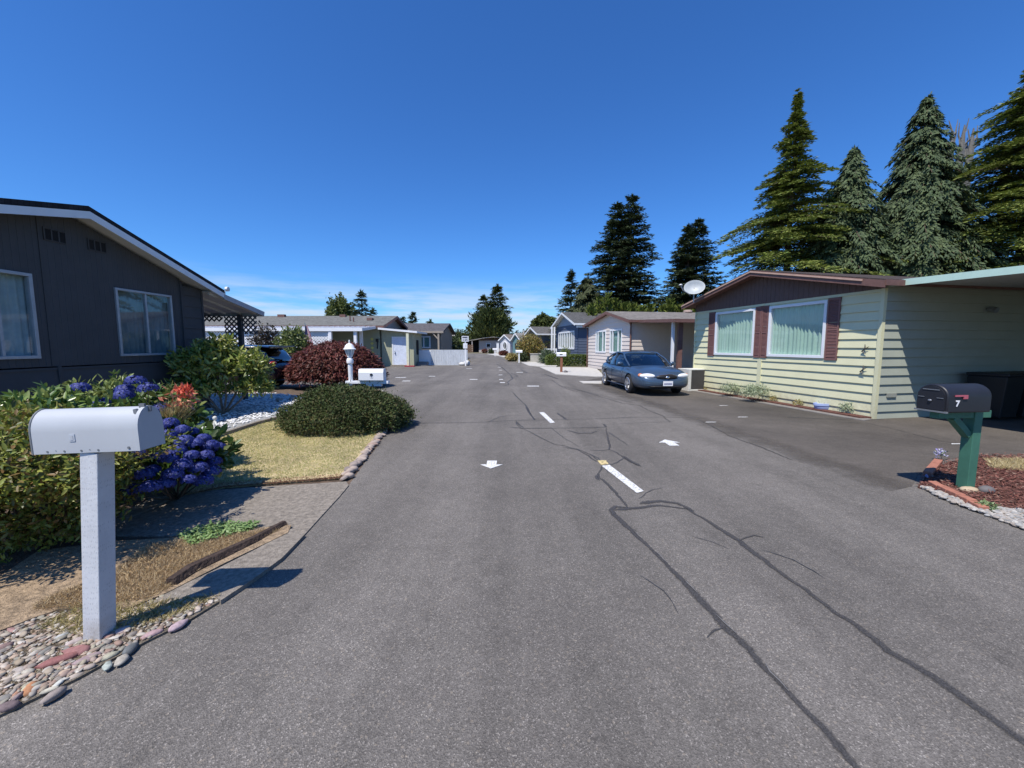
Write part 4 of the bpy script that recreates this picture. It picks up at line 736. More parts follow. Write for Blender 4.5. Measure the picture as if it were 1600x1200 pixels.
def gable_house(root, o, xd, L, D, h0, hr, h1, ur, ov, rt, wall_m, roof_m, fascia_m, front, fholes=(), sholes=(), s0holes=(), zb=-.04, ft=.19, soffit=None, eo=None, pitch=.2, fk=.8, side_m=None):
    fr = frame(o, xd); topf = ridge_top(L, ur, h0, hr, h1); eo = ov if eo is None else eo
    b = B(fr); front(b, L, topf)
    fw_ = b.build('wall', wall_m, root)
    # sides and back
    b = B(fr @ Matrix.Translation((L, 0, 0)) @ Matrix.Rotation(-math.pi/2, 4, 'Z')); siding(b, D, zb, h1-.02, sholes, pitch, lap=.03); b.build('wall', wall_m, root)
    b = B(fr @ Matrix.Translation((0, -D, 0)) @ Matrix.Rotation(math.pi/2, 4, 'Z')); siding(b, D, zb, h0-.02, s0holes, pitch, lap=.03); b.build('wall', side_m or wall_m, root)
    b = B(fr); b.add([(0, -D, zb), (L, -D, zb), (L, -D, h1), (ur, -D, hr), (0, -D, h0)], [(0, 1, 2, 3, 4)]); b.build('wall', wall_m, root)
    s0 = (hr-h0)/ur; s1 = (hr-h1)/(L-ur); b = B(fr)
    b.slab([(-eo, ov, h0-s0*eo+rt), (-eo, -D-ov, h0-s0*eo+rt), (ur, -D-ov, hr+rt), (ur, ov, hr+rt)][::-1], rt*.5)
    b.slab([(ur, ov, hr+rt), (ur, -D-ov, hr+rt), (L+eo, -D-ov, h1-s1*eo+rt), (L+eo, ov, h1-s1*eo+rt)][::-1], rt*.5)
    roof = b.build('roof', roof_m, root)
    b = B(fr)   # soffit board under roof
    e_ = .012
    b.slab([(-eo+.02, ov-.03, h0-s0*eo+rt*.5-e_), (-eo+.02, -D-ov, h0-s0*eo+rt*.5-e_), (ur, -D-ov, hr+rt*.5-e_), (ur, ov-.03, hr+rt*.5-e_)][::-1], .03)
    b.slab([(ur, ov-.03, hr+rt*.5-e_), (ur, -D-ov, hr+rt*.5-e_), (L+eo-.02, -D-ov, h1-s1*eo+rt*.5-e_), (L+eo-.02, ov-.03, h1-s1*eo+rt*.5-e_)][::-1], .03)
    b.build('soffit', soffit or fascia_m, root)
    b = B(fr)   # gable fascia boards
    def fb(x0, z0, x1, z1): b.add([(x0, ov-.02, z0-ft), (x1, ov-.02, z1-ft), (x1, ov-.02, z1), (x0, ov-.02, z0), (x0, ov+.015, z0-ft), (x1, ov+.015, z1-ft), (x1, ov+.015, z1), (x0, ov+.015, z0)], [(0, 3, 2, 1), (4, 5, 6, 7), (0, 1, 5, 4), (1, 2, 6, 5), (2, 3, 7, 6), (3, 0, 4, 7)])
    fb(-eo, h0-s0*eo+rt*fk, ur, hr+rt*fk); fb(ur, hr+rt*fk, L+eo, h1-s1*eo+rt*fk)
    b.box(-eo-.03, -eo, -D-ov, ov, h0-s0*eo+rt*.9-ft*.8, h0-s0*eo+rt*.9); b.box(L+eo, L+eo+.03, -D-ov, ov, h1-s1*eo+rt*.9-ft*.8, h1-s1*eo+rt*.9)
    b.build('fascia', fascia_m, root)
    return fr, fw_, roof
# ---- left dark grey house: front faces +X
dg = mt('dark_grey_siding', (.064, .063, .066), rough=.7, var=.10, scale=3, bmp=.15)
H1 = thing('grey_house', 'dark grey house with grooved siding and white eaves at the left', 'house', (-7.75, 7, 0))
L1 = 6.4; yo = 10.05; ur1 = yo-7.2
hol = [(yo-9.13, yo-7.88, 1.46, 2.76), (yo-6.5, yo-4.9, 1.46, 2.78)]
def f1(b, L, topf):
    grooved(b, L-.62, 1.30, lambda x: topf(x+.62)-.02, [(a-.62, c-.62, d, e) for a, c, d, e in hol], pitch=.098, gw=.022, gd=.005, off0=0.)
def f1w(b, L, topf):
    b.M = b.M @ Matrix.Translation((.62, 0, 0)); f1(b, L, topf)
fr1, _, _ = gable_house(H1, (-7.75, yo, 0), (0, -1, 0), L1, 11, 3.02, 3.92, 3.05, ur1, .35, .16, dg, mt('dark_shingles', (.035, .035, .04), fn=shingleM) if False else shingleM('dark_shingles', (.035, .035, .04)), trimw, f1w, eo=.35, ft=.125, fk=.42)
b = B(fr1); siding(b, L1, -.04, 1.28, pitch=.32, lap=.02); b.box(.6, .635, -.01, .03, 1.30, 3.15); b.box(3.35, 3.37, -.01, .012, 1.31, 3.8)
b.M = fr1; siding(b, .6, 1.28, 3.05, pitch=.26, lap=.016); b.box(-.02, .03, -.02, .03, -.04, 3.02); b.build('lower_siding', dg, H1)
b = B(fr1); b.box(3.25, 3.3, .0, .03, -.04, 1.3); b.build('trim_strip', dg, H1)
greyfr = mt('aluminium_frame', (.42, .44, .47), rough=.4, metal=.3, bmp=0)
whc = mt('pale_curtain', (.55, .58, .60), rough=.9, bmp=0)
window(H1, fr1, *hol[0], splits=(.5,), curt=mt('grey_curtain', (.22, .24, .26), bmp=0), fm=greyfr, fw=.045)
window(H1, fr1, *hol[1], splits=(.28, .72), curt=whc, fm=greyfr, fw=.05)
for yv in (6.93, 7.62):
    b = B(fr1); x = yo-yv; b.box(x-.16, x+.16, 0, .012, 3.42, 3.58)
    v_ = b.build('vent', dark, H1); b = B(fr1)
    for k in range(4): b.box(x-.17+.107*k, x-.15+.107*k, .002, .02, 3.41, 3.59)
    b.box(x-.17, x+.17, .002, .02, 3.59, 3.605); b.box(x-.17, x+.17, .002, .02, 3.395, 3.41); b.build('vent_frame', dg, v_)
b = B(); b.tube([(-7.38, 10.43, 3.10), (-7.32, 10.43, 3.10)], .06, 10); b.build('gutter_end', trimw, H1)
# patio cover and lattice
PC = thing('patio_cover', 'white ribbed patio roof sloping down beside the dark grey house', 'patio cover', (-8, 11.9, 0))
wallpc = mt('cream_metal', (.62, .63, .62), rough=.5, var=.05)
b = B()
b.slab([(-16, 10.05, 2.99), (-7.4, 10.05, 2.99), (-7.4, 11.95, 2.62), (-16, 11.95, 2.62)][::-1], .012)
b.build('roof', wallpc, PC); b = B()
for i in range(17): x = -7.6-.45*i; b.bar((x, 10.1, 2.95), (x, 11.9, 2.6), .04, .06)
b.build('rib', wallpc, PC); b = B(); b.bar((-7.39, 10.35, 2.90), (-7.39, 11.97, 2.585), .025, .13); b.bar((-7.39, 11.965, 2.58), (-16, 11.965, 2.58), .03, .13); b.build('fascia', mt('grey_fascia', (.42, .43, .45)), PC)
def lattice(b, x0, x1, z0, z1, pitch, w_=.032, t_=.01, clip=None):
    for s_ in (1, -1):
        c0 = -(z1-z0) if s_ > 0 else 0; k = x0+c0
        k = x0-(z1-z0) if s_ > 0 else x0
        end = x1 if s_ > 0 else x1+(z1-z0)
        while k < end:
            # line x = k + s*(z-z0)
            if s_ > 0: za = z0+max(0, x0-k); zb = z0+min(z1-z0, x1-k)
            else: za = z0+max(0, k-x1); zb = z0+min(z1-z0, k-x0)
            if zb-za > .02:
                y = .006*s_
                if clip is None: b.bar((k+s_*(za-z0), y, za), (k+s_*(zb-z0), y, zb), w_, t_, up=(0, 1, 0))
            k += pitch
lt = mt('dark_lattice', (.10, .105, .115), rough=.8)
o_ = thing('lattice_arch', 'dark diagonal lattice arch under the patio roof edge', 'lattice', (-8, 11.9, 0))
b = B(frame((-14, 11.85, 0), (1, 0, 0))); lattice(b, 0, 5.45, 2.36, 2.54, .145, .04); b.build('valance', lt, o_)
b = B(frame((-14, 11.85, 0), (1, 0, 0))); lattice(b, 5.5, 5.9, 1.2, 2.52, .145, .04); lattice(b, 6.02, 6.45, 2.0, 2.52, .145, .04); b.build('side_panel', lt, o_)
b = B(); b.box(-8.09, -7.98, 11.80, 11.91, 0, 2.55); b.build('post', dg, o_)

# ---- right green house : front wall direction away = (-.2,1)
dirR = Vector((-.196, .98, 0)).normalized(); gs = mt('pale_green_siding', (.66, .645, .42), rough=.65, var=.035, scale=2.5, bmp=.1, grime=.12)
splash(gs, .6, .7)
brn = mt('brown_trim', (.16, .085, .07), rough=.7, var=.2, scale=5); brp = mt('brown_panel', (.13, .085, .075), rough=.8, var=.25, scale=12, mscale=(6, 6, .5))
tanr = mt('tan_rail', (.50, .33, .25), rough=.6, var=.1)
H2 = thing('green_house', 'pale green lap sided house with brown gable and shutters at the right', 'house', (8.17, 8.85, 0))
o2 = Vector((8.17, 8.85, -.04)); LG = 6.35
def tr(u, X=None):   # distance along wall where pixel column u meets the wall line
    k = (u-800)/FPX; t_ = (k*o2.y-o2.x)/(dirR.x-k*dirR.y); return t_
wins = [(tr(1286), tr(1200), 1.40, 2.80), (tr(1176), tr(1117), 1.40, 2.80)]
EH = 3.02
def f2(b, L, topf):
    siding(b, L, 0, 2.98, wins, pitch=.205, lap=.030)
fr2, _, rf2 = gable_house(H2, o2, dirR, LG, 17, 3.02, 3.80, 3.16, 3.35, .42, .13, gs, shingleM('brown_shingles', (.075, .06, .055)), brn, f2, eo=.3, ft=.15, zb=0, pitch=.205, side_m=mt('faded_shaded_green_siding', (.35, .375, .315), rough=.7, var=.05, scale=2.5, bmp=.1, grime=.15))  # greyer old side paint, darkened further to deepen the carport shade
b = B(fr2); tf2 = ridge_top(LG, 3.35, 3.02, 3.80, 3.16); grooved(b, LG+.0, 2.95, lambda x: tf2(x)+.02, pitch=.15, off0=.03); b.box(0, LG, 0, .028, 2.935, 2.95); b.build('gable_panel', brp, H2)
b = B(fr2)
def rail(xa, za, xb, zb): b.add([(xa, .435, za), (xb, .435, zb), (xb, .435, zb+.04), (xa, .435, za+.04), (xa, .46, za), (xb, .46, zb), (xb, .46, zb+.04), (xa, .46, za+.04)], [(0, 3, 2, 1), (4, 5, 6, 7), (0, 1, 5, 4), (1, 2, 6, 5), (2, 3, 7, 6), (3, 0, 4, 7)])
rail(.15, 3.02+.035+.05, 3.35, 3.80+.05); rail(3.35, 3.80+.05, 6.65, 3.16+.05-.3*.64/3.0)
b.build('rake_rail', tanr, H2)
grc = mt('green_curtain', (.56, .69, .58), rough=.9, bmp=0, var=.05)
for w_ in wins: window(H2, fr2, *w_, curt=grc, fw=.075, proud=.05, cdepth=.07, fold=.022)
mid = (wins[0][1]+wins[1][0])/2
b = B(fr2); b.box(mid-.07, mid+.07, 0, .04, 0, 1.28); b.build('joint_board', gs, H2); b = B(fr2); b.box(mid-.07, mid+.07, 0, .04, 2.88, 2.934)
b.build('joint_board', gs, H2); b = B(fr2); b.box(-.035, .04, -.04, .042, 0, 2.94); b.build('corner_board', gs, H2); b = B(fr2); b.box(LG-.03, LG+.02, -.02, .04, 0, 2.94); b.build('corner_board', gs, H2)
shut = mt('brown_shutter', (.20, .10, .09), rough=.7, var=.15, scale=20)
for x0, x1 in ((wins[0][0]-.36, wins[0][0]-.05), (wins[0][1]+.05, mid-.01), (mid+.01, wins[1][0]-.05), (wins[1][1]+.05, wins[1][1]+.36)):
    b = B(fr2); b.box(x0, x0+.035, .02, .05, 1.33, 2.86); b.box(x1-.035, x1, .02, .05, 1.33, 2.86); b.box(x0, x1, .02, .049, 1.33, 1.38); b.box(x0, x1, .02, .049, 2.81, 2.86); b.box(x0, x1, .02, .049, 2.06, 2.11); b.box(x0, x1, .015, .028, 1.34, 2.85)
    z = 1.40
    while z < 2.8:
        b.add([(x0+.035, .03, z), (x1-.035, .03, z), (x1-.035, .046, z+.008), (x0+.035, .046, z+.008), (x1-.035, .03, z+.03), (x0+.035, .03, z+.03)], [(0, 1, 2, 3), (3, 2, 4, 5)]); z += .036
    b.build('shutter', shut, H2)
b = B(fr2 @ Matrix.Rotation(math.pi/2, 4, 'Z') @ Matrix.Rotation(math.pi, 4, 'Z'))
sf = fr2 @ Matrix.Rotation(math.pi/2, 4, 'Z')     # side wall frame: x = back..., outward
sfr = frame(o2+Vector((0, 0, 0)), (dirR.y, -dirR.x, 0)); nrmS = sfr.col[1].to_3d()   # x along the side wall away, y
side = Matrix(sfr); 
if nrmS.y > 0: side = sfr @ Matrix.Scale(-1, 4, (0, 1, 0))
b = B(side); b.box(.28, .40, .0, .05, .53, .62); b.box(.41, .53, .0, .05, .53, .62); b.build('outlet_box', mt('clear_box', (.30, .31, .27), rough=.4), H2)
b = B(side); b.box(7.4, 7.8, 0, .05, 1.9, 2.7); b.build('window', trimw, H2)
b = B(side); b.tube([(3.0, .05, 2.55), (3.0, .2, 2.5)], [.05, .07], 8); b.build('wall_lamp', metal, H2)
# hummingbird style house ornament hooks
b = B(fr2)
for z in (1.62, 1.15): b.tube([(.30, .02, z+.1), (.26, .06, z), (.33, .05, z-.06), (.24, .05, z-.12)], [.006, .014, .02, .004], 6); b.tube([(.26, .05, z), (.18, .06, z+.05)], [.012, .004], 5)
b.build('wall_ornament', black, H2)
# carport roof of the green house
CP = thing('carport', 'flat mint edged carport roof joined to the right side of the green house', 'carport', (8.5, 6, 0))
ex, ey = dirR.x, dirR.y; A0 = o2+Vector((-.0, 0, 0)); off = Vector((-ey, ex, 0)) # towards road
e0 = Vector((8.17, 8.85, 0))+Vector((-.98, -.196, 0))*-.10; bk = Vector((.98, .196, 0))*9
e1 = e0-dirR*9.0  # roof drawn out past the view to darken the shade beneath it
mint = mt('mint_fascia', (.50, .68, .58), rough=.5, var=.05)
b = B(); b.slab([(e0.x, e0.y, 3.02), (e1.x, e1.y, 2.76), (e1.x+bk.x, e1.y+bk.y, 2.76), (e0.x+bk.x, e0.y+bk.y, 3.02)], .05); b.build('roof', mt('carport_metal', (.42, .43, .42), rough=.6), CP)
b = B(); b.bar((e0.x-.02, e0.y, 2.995), (e1.x-.02, e1.y, 2.735), .02, .13); b.bar((e1.x, e1.y-.02, 2.735), (e1.x+bk.x, e1.y+bk.y-.02, 2.735), .02, .13); b.build('fascia', mint, CP)
for x, y in ((e1.x+.15, e1.y+.15), (e1.x+4.5, e1.y+1.05), (e1.x+8.6, e1.y+1.8)): b = B(); b.box(x-.05, x+.05, y-.05, y+.05, 0, 2.70); b.build('post', trimw, CP)
b = B(); q0 = e0+bk*.92; q1 = e1+bk*.92; b.bar((q0.x, q0.y-.1, 1.36), (q1.x, q1.y, 1.36), .08, 2.66); b.build('end_wall', mt('faded_shaded_green_siding'), CP)  # wall added out of view to cut light under the carport
for i, (dx_, wd) in enumerate(((2.55, .62), (3.25, .62), (3.95, .62))):
    c = o2+Vector((.98, .196, 0))*dx_+Vector((.196, -.98, 0))*.55; t = thing('wheelie_bin', ['left', 'middle', 'right hand'][i]+' dark bin in the carport shade against the green wall', 'bin', (c.x, c.y, 0)); fb_ = frame((c.x, c.y, 0), (.98, .196, 0))
    b = B(fb_); b.add([(-.24, -.26, .08), (.24, -.26, .08), (.24, .26, .08), (-.24, .26, .08), (-.29, -.34, .98), (.29, -.34, .98), (.29, .32, .98), (-.29, .32, .98)], [(3, 2, 1, 0), (4, 5, 6, 7), (0, 1, 5, 4), (1, 2, 6, 5), (2, 3, 7, 6), (3, 0, 4, 7)]); b.build('body', black, t, bev=.02)
    b = B(fb_); b.box(-.31, .31, -.37, .34, .982, 1.05); b.build('lid', black, t, bev=.02); b = B(fb_)
    for s_ in (-1, 1): b.tube([(s_*.22, .25, .1), (s_*.28, .25, .1)], .1, 12)
    b.build('wheel', black, t)
# satellite dish on green roof
q = Vector(W3(1085, 449, 14.1)); t = thing('satellite_dish', 'oval grey satellite dish on the left eave of the green house roof', 'satellite dish', (q.x, q.y, q.z-.35))
Rm = Matrix.Translation(q) @ Vector((-.35, -.75, .35)).to_track_quat('Z', 'Y').to_matrix().to_4x4(); b = B(Rm)
b.lathe([(.001, -.06), (.15, -.052), (.28, -.02), (.36, .02), (.37, .02), (.28, -.035), (.15, -.067), (.001, -.075)], n=28, sx=.92, sy=.74); b.build('dish', mt('dish_grey', (.36, .39, .40), rough=.45), t, smooth=50)
b = B(Rm); b.tube([(-.12, -.27, -.02), (-.35, -.22, .22), (-.42, -.1, .30)], .016, 6); b.ball((-.43, -.06, .31), (.07, .04, .04)); b.build('feed_arm', metal, t)
b = B(); b.tube([q+Vector((.02, .06, -.02)), q+Vector((.05, .12, -.25)), q+Vector((.05, .12, -.50))], .022, 8); b.build('mast', metal, t)
def text(s, size, M4, mat_, parent, name='number', ext=.002, bold=0):
    cu = bpy.data.curves.new(name, 'FONT'); cu.body = s; cu.size = size; cu.extrude = ext; cu.align_x = 'CENTER'; cu.align_y = 'CENTER'; cu.offset = bold
    o = bpy.data.objects.new(name, cu); S.collection.objects.link(o); me = bpy.data.meshes.new_from_object(o); bpy.data.objects.remove(o); me.transform(M4)
    return link(name, me, mat_, parent)
def facing(p, n, up=(0, 0, 1)):
    z = Vector(n).normalized(); x = Vector(up).cross(z).normalized(); y = z.cross(x); m_ = Matrix((x, y, z)).transposed().to_4x4(); m_.translation = Vector(p); return m_
# AC unit
q = G(1073, 606); q = Vector((6.38, 14.65, 0)); t = thing('air_conditioner', 'outdoor air conditioner unit beside the green house wall', 'air conditioner', q); fa = frame(q, (.98, .196, 0))
b = B(fa); b.box(-.02, .62, -.3, .3, .05, .76); b.build('body', mt('ac_dark', (.10, .095, .09), rough=.6), t)
b = B(fa); b.box(-.05, .66, -.33, .33, .76, .80); b.box(-.05, .06, -.33, .33, .06, .76); b.box(-.05, .66, -.33, .33, .0, .06); b.build('casing', mt('ac_cream', (.62, .62, .58)), t, bev=.008)
b = B(fa)
for k in range(26): b.box(.065, .63, -.318, -.306, .09+.025*k, .098+.025*k)
for k in range(15): b.box(.07+.04*k, .078+.04*k, -.326, -.319, .07, .75)
b.build('grille', mt('ac_grille', (.11, .105, .10), rough=.5), t)
# planter
q = G(1287, 641); t = thing('planter', 'oval pale blue planter with dry stems at the foot of the green wall', 'planter', q)
b = B(); b.lathe([(.20, 0), (.235, .03), (.25, .10), (.25, .115), (.27, .118), (.27, .17), (.245, .175), (.23, .14), (.001, .135)], (q.x, q.y-.05, .02), 32, 1.1, .65); b.build('bowl', mt('periwinkle', (.34, .42, .66), rough=.4, var=.04), t, smooth=40)
n = 60; cards('dry_plant', np.array([q.x+.05, q.y, .12])+rdir(n)*[.12, .05, .01], np.c_[RNG.normal(0, .4, (n, 2)), np.ones(n)], rdir(n), RNG.uniform(.08, .2, n), .015, mt('yellowing'), t)

# ---- pink house
ps = mt('pink_siding', (.64, .575, .52), rough=.7, var=.04, bmp=.05, grime=.15)
H3 = thing('pink_house', 'pale pink lap sided house with twin three pane windows behind the blue car', 'house', (6.95, 23.3, 0))
o3 = Vector((6.95, 23.3, 0)); d3 = Vector((-1.15, 6.9, 0)).normalized(); L3 = 7.0
def tr3(o, d, u): k = (u-800)/FPX; return (k*o.y-o.x)/(d.x-k*d.y)
w3 = [(tr3(o3, d3, 971), tr3(o3, d3, 953), 1.2, 2.65), (tr3(o3, d3, 946), tr3(o3, d3, 931), 1.2, 2.65)]
tf3 = ridge_top(L3, 3.4, 3.12, 4.05, 3.25)
def f3(b, L, topf):
    xr = lambda z: (0, L) if z <= 3.08 else ((z-3.08)/.66*3.0, L-(max(z, 3.12)-3.12)/.62*4.0)
    siding(b, L, 0, 3.70, w3, pitch=.24, lap=.03, xr=xr)
fr3, _, _ = gable_house(H3, o3, d3, L3, 14, 3.08, 3.74, 3.12, 3.0, .35, .14, ps, shingleM('grey_shingles', (.20, .185, .17)), brn, f3, eo=.4, ft=.17, pitch=.24)
for w_ in w3: window(H3, fr3, *w_, splits=(.3, .78), curt=mt('teal_curtain', (.30, .42, .38), bmp=0), fw=.10, proud=.05)
b = B(fr3); b.box(-.03, .03, .0, .05, 0, 3.05); b.tube([(-.08, .08, 0), (-.08, .08, 2.8), (-.35, .3, 3.1)], .045, 8); b.tube([(L3+.05, .08, 0), (L3+.05, .08, 2.85), (L3+.35, .3, 3.2)], .04, 8); b.build('downpipe', brn, H3)
t3 = thing('carport', 'brown edged flat carport roof between the pink house and the green house', 'carport', (7.5, 19, 0)); n3 = Vector((d3.y, -d3.x, 0))
a = o3+n3*.25-d3*.3; c = a-d3*4.6+Vector((-.5, 0, 0)); b = B(); b.slab([(a.x, a.y, 3.10), (c.x, c.y, 2.84), (c.x+n3.x*8, c.y+n3.y*8, 2.84), (a.x+n3.x*8, a.y+n3.y*8, 3.10)], .06); b.build('roof', wallpc, t3)
b = B(); b.bar((a.x-.02, a.y, 3.05), (c.x-.02, c.y, 2.80), .03, .16); b.bar((c.x, c.y-.02, 2.80), (c.x+n3.x*8, c.y+n3.y*8-.02, 2.80), .03, .16); b.build('fascia', brn, t3)
for u, m_, r_ in ((1050, trimw, .06), (1061, brn, .10)): q = Vector(W3(u, 560, 18.9+.3)); b = B(); b.box(q.x-r_, q.x+r_, q.y-r_, q.y+r_, 0, 2.76); b.build('post', m_, t3)
b = B(fr3); b.lathe([(.2, 0), (.28, .05), (.28, .16), (.2, .2)], (3.0, -5.5, 3.84), 12); b.lathe([(.15, 0), (.2, .05), (.2, .14), (.12, .16)], (3.0, -8.5, 3.84), 12); b.build('roof_vent', mt('tan_vent', (.40, .30, .25)), H3)
# ---- blue house
bs = mt('blue_siding', (.085, .11, .165), rough=.7, var=.05, bmp=.05)
o4 = Vector((6.3, 38, 0)); L4 = 7.6; H4 = thing('blue_house', 'slate blue house with white trimmed bow window beyond the clipped hedge', 'house', o4)
w4 = [(tr3(o4, d3, 897), tr3(o4, d3, 873), 1.35, 3.05)]
def f4(b, L, topf): siding(b, L, 0, 3.75, w4, pitch=.26, lap=.04)
fr4, _, _ = gable_house(H4, o4, d3, L4, 12, 3.75, 4.95, 3.75, 3.8, .55, .16, bs, shingleM('charcoal_shingles', (.10, .10, .10)), trimw, f4, eo=.5, ft=.2, pitch=.26)
b = B(fr4); tf4 = ridge_top(L4, 3.8, 3.75, 4.95, 3.75); grooved(b, L4, 3.70, lambda x: tf4(x), pitch=.4, off0=.03); b.build('gable_panel', mt('pale_blue_panel', (.30, .36, .44)), H4)
window(H4, fr4, *w4[0], splits=(.14, .28, .42, .58, .72, .86), curt=mt('beige_blind', (.42, .40, .36), bmp=0), fw=.16, proud=.08)
b = B(fr4); b.box(-.35, -.0, -7, .2, 3.35, 3.55); b.bar((-.2, -.3, 3.6), (-.2, -7, 3.6), .5, .05); b.build('side_awning', trimw, H4)
# ---- grey house
o5 = Vector((4.05, 60, 0)); d5 = Vector((-.28, .96, 0)).normalized(); H5 = thing('grey_house', 'grey house with white gable trim behind the orange tinted shrub', 'house', o5)
gy = mt('grey_siding', (.17, .17, .165), rough=.75, bmp=.05)
def fpl(b, L, topf): grooved(b, L, 0, topf, pitch=.4)
fr5, _, _ = gable_house(H5, o5, d5, 5.3, 14, 3.45, 4.45, 3.45, 2.7, .5, .16, gy, shingleM('mid_shingles', (.12, .118, .115)), trimw, fpl, eo=.45, ft=.26, pitch=.3)
b = B(); b.box(4.9, 5.7, 59.90, 59.98, 1.2, 2.4); b.build('window', dark, H5)
for nm, lb, o, L, h, hr, wm, rmat in (('teal_house', 'small teal gabled house far down the right side', Vector((1.65, 78, 0)), 2.5, 2.9, 4.0, (.12, .22, .24), (.25, .24, .22)), ('white_house', 'white fronted house with arched window far down the street', Vector((-.4, 86, 0)), 2.9, 2.9, 3.95, (.55, .56, .60), (.22, .19, .17))):
    Hn = thing(nm, lb, 'house', o); m_ = mt(nm+'_wall', wm, bmp=.05); fn_, _, _ = gable_house(Hn, o, Vector((-.75, .66, 0)) if nm == 'white_house' else Vector((-.6, .8, 0)), L, 9, h, hr, h, L/2, .4, .16, m_, shingleM(nm+'_shingles', rmat), trimw, fpl, eo=.3, ft=.25, pitch=.3)
    if nm == 'white_house':
        b = B(fn_); b.add([(1.45+.5*math.cos(a_), .06, 1.6+.8*math.sin(a_)) for a_ in np.linspace(0, 6.28, 20)[:-1]], [tuple(range(19))]); b.build('window', dark, Hn); b = B(fn_); b.tube([(1.45+.55*math.cos(a_), .08, 1.6+.85*math.sin(a_)) for a_ in np.linspace(0, 6.28, 21)], .09, 6); b.box(1.40, 1.50, .05, .12, .8, 2.4); b.build('window_frame', trimw, Hn)
    else: b = B(fn_); b.box(1.1, 1.4, -2, -1.7, 3.9, 4.6); b.build('chimney', padc, Hn); b = B(fn_); b.box(.8, 1.7, .0, .06, 1.1, 2.1); b.build('window', dark, Hn)
# ---- far long house facing us
o6 = Vector((-8.3, 100, 0)); H6 = thing('far_house', 'long low beige house with curved shallow roof at the end of the street', 'house', o6)
bm = mt('beige_wall', (.44, .40, .38), bmp=.05); b = B(frame(o6, (1, 0, 0)) @ Matrix.Identity(4))
b = B(); b.box(-8.3, -1.4, 100, 108, -.1, 2.9); b.build('wall', bm, H6)
b = B(); pr = [(-12.2, 2.75), (-9.5, 3.15), (-7, 3.6), (-4.6, 3.85), (-3, 3.7), (-1.2, 3.2)]
for (xa, za), (xb, zb) in zip(pr[:-1], pr[1:]): b.slab([(xa, 98.8, za), (xb, 98.8, zb), (xb, 109, zb), (xa, 109, za)], .16)
b.build('roof', mt('far_roof', (.30, .28, .25)), H6)
b = B(); b.add([(-8.3, 99.98, 2.9), (-1.4, 99.98, 2.9), (-1.4, 99.98, 3.1), (-4.6, 99.98, 3.68), (-8.3, 99.98, 3.2)], [(0, 1, 2, 3, 4)]); b.build('gable_panel', brp, H6)
b = B(); b.box(-6.5, -5.3, 99.9, 99.96, 1.2, 2.2); f_ = b.build('window', trimw, H6); b = B(); b.box(-6.35, -5.45, 99.85, 99.895, 1.32, 2.08); b.build('pane', dark, f_)
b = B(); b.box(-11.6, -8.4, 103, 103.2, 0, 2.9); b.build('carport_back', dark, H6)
for x in (-11.6, -9.9): b = B(); b.box(x-.1, x+.1, 98.9, 99.1, 0, 2.8); b.build('post', bm, H6)
o = thing('lattice_screen', 'brown lattice screen left of the far beige house', 'lattice', (-11, 96, 0)); b = B(frame((-12, 96, 0), (1, 0, 0))); lattice(b, 0, 2.6, 0, 1.9, .45, .14, .04); b.build('panel', mt('brown_wood', (.22, .14, .09)), o)
for i, x in enumerate((-3.3, -2.1, -.9)): b = B(); b.box(x-.28, x+.28, 92, 92.15, 0, 2.2); b.box(x-.34, x+.34, 91.97, 92.18, 2.2, 2.28); tag(b.build('white_pillar', trimw), ['left', 'middle', 'right'][i]+' of three white screen panels before the far beige house', 'panel')
Hb = thing('small_house', 'small grey roof with white chimney cap glimpsed over the hedge', 'house', (-15.5, 92, 0)); b = B(); b.box(-17, -13.5, 92, 96, 0, 3.0); b.build('wall', gy, Hb); b = B(); b.slab([(-17.5, 91.5, 2.9), (-13, 91.5, 2.9), (-13.4, 94, 4.3), (-17.1, 94, 4.3)], .15); b.build('roof', mt('far_roof'), Hb); b = B(); b.ball((-14.7, 91.6, 4.1), .45); b.build('roof_dome', trimw, Hb)
# ---- house 2 on the left (pale yellow-green) : gable faces +X
ys = mt('yellow_green_siding', (.40, .41, .29), rough=.75, var=.05, bmp=.05)
H7 = thing('yellow_green_house', 'long pale yellow green house with grey shingle roof and white awning', 'house', (-10.6, 32, 0))
def f7(b, L, topf): siding(b, L, 0, 3.1, (), pitch=.26, lap=.02)
fr7, _, _ = gable_house(H7, (-10.6, 38.9, 0), (0, -1, 0), 6.9, 24, 3.2, 4.1, 3.2, 3.45, .5, .16, ys, shingleM('weathered_shingles', (.165, .165, .155)), brn, f7, eo=.5, ft=.2)
b = B(fr7); tf7 = ridge_top(6.9, 3.45, 3.2, 4.1, 3.2); grooved(b, 6.9, 3.05, tf7, pitch=.3, off0=.03); b.build('gable_panel', mt('grey_panel', (.24, .25, .26)), H7)
b = B(); b.box(-16.6, -14.8, 31.9, 31.96, .9, 2.3); b.build('window', dark, H7)
b = B(); b.tube([(-13.4, 33.2, 3.5), (-13.4, 33.2, 4.1)], .05, 6); b.tube([(-13.0, 32.9, 3.45), (-13.0, 32.9, 3.95)], .05, 6); b.box(-11.9-.2, -11.9+.25, 33.4, 33.8, 3.75, 3.95); b.box(-15.0, -14.5, 34.9, 35.2, 4.1, 4.35); b.box(-20.4, -19.8, 34.9, 35.2, 4.1, 4.35); b.build('roof_vent', brn, H7)
b = B(); b.box(-10.59, -10.54, 32.3, 32.6, 1.3, 2.6); b.build('shutter', gy, H7)
b = B()
for k in range(4): b.add([(-11.2, 31.93, 2.3-.35*k), (-11.05, 31.93, 2.18-.35*k), (-11.2, 31.93, 2.02-.35*k), (-11.35, 31.93, 2.18-.35*k)], [(3, 2, 1, 0)])
b.build('wall_ornament', mt('yellow', (.75, .68, .2), bmp=0), H7)
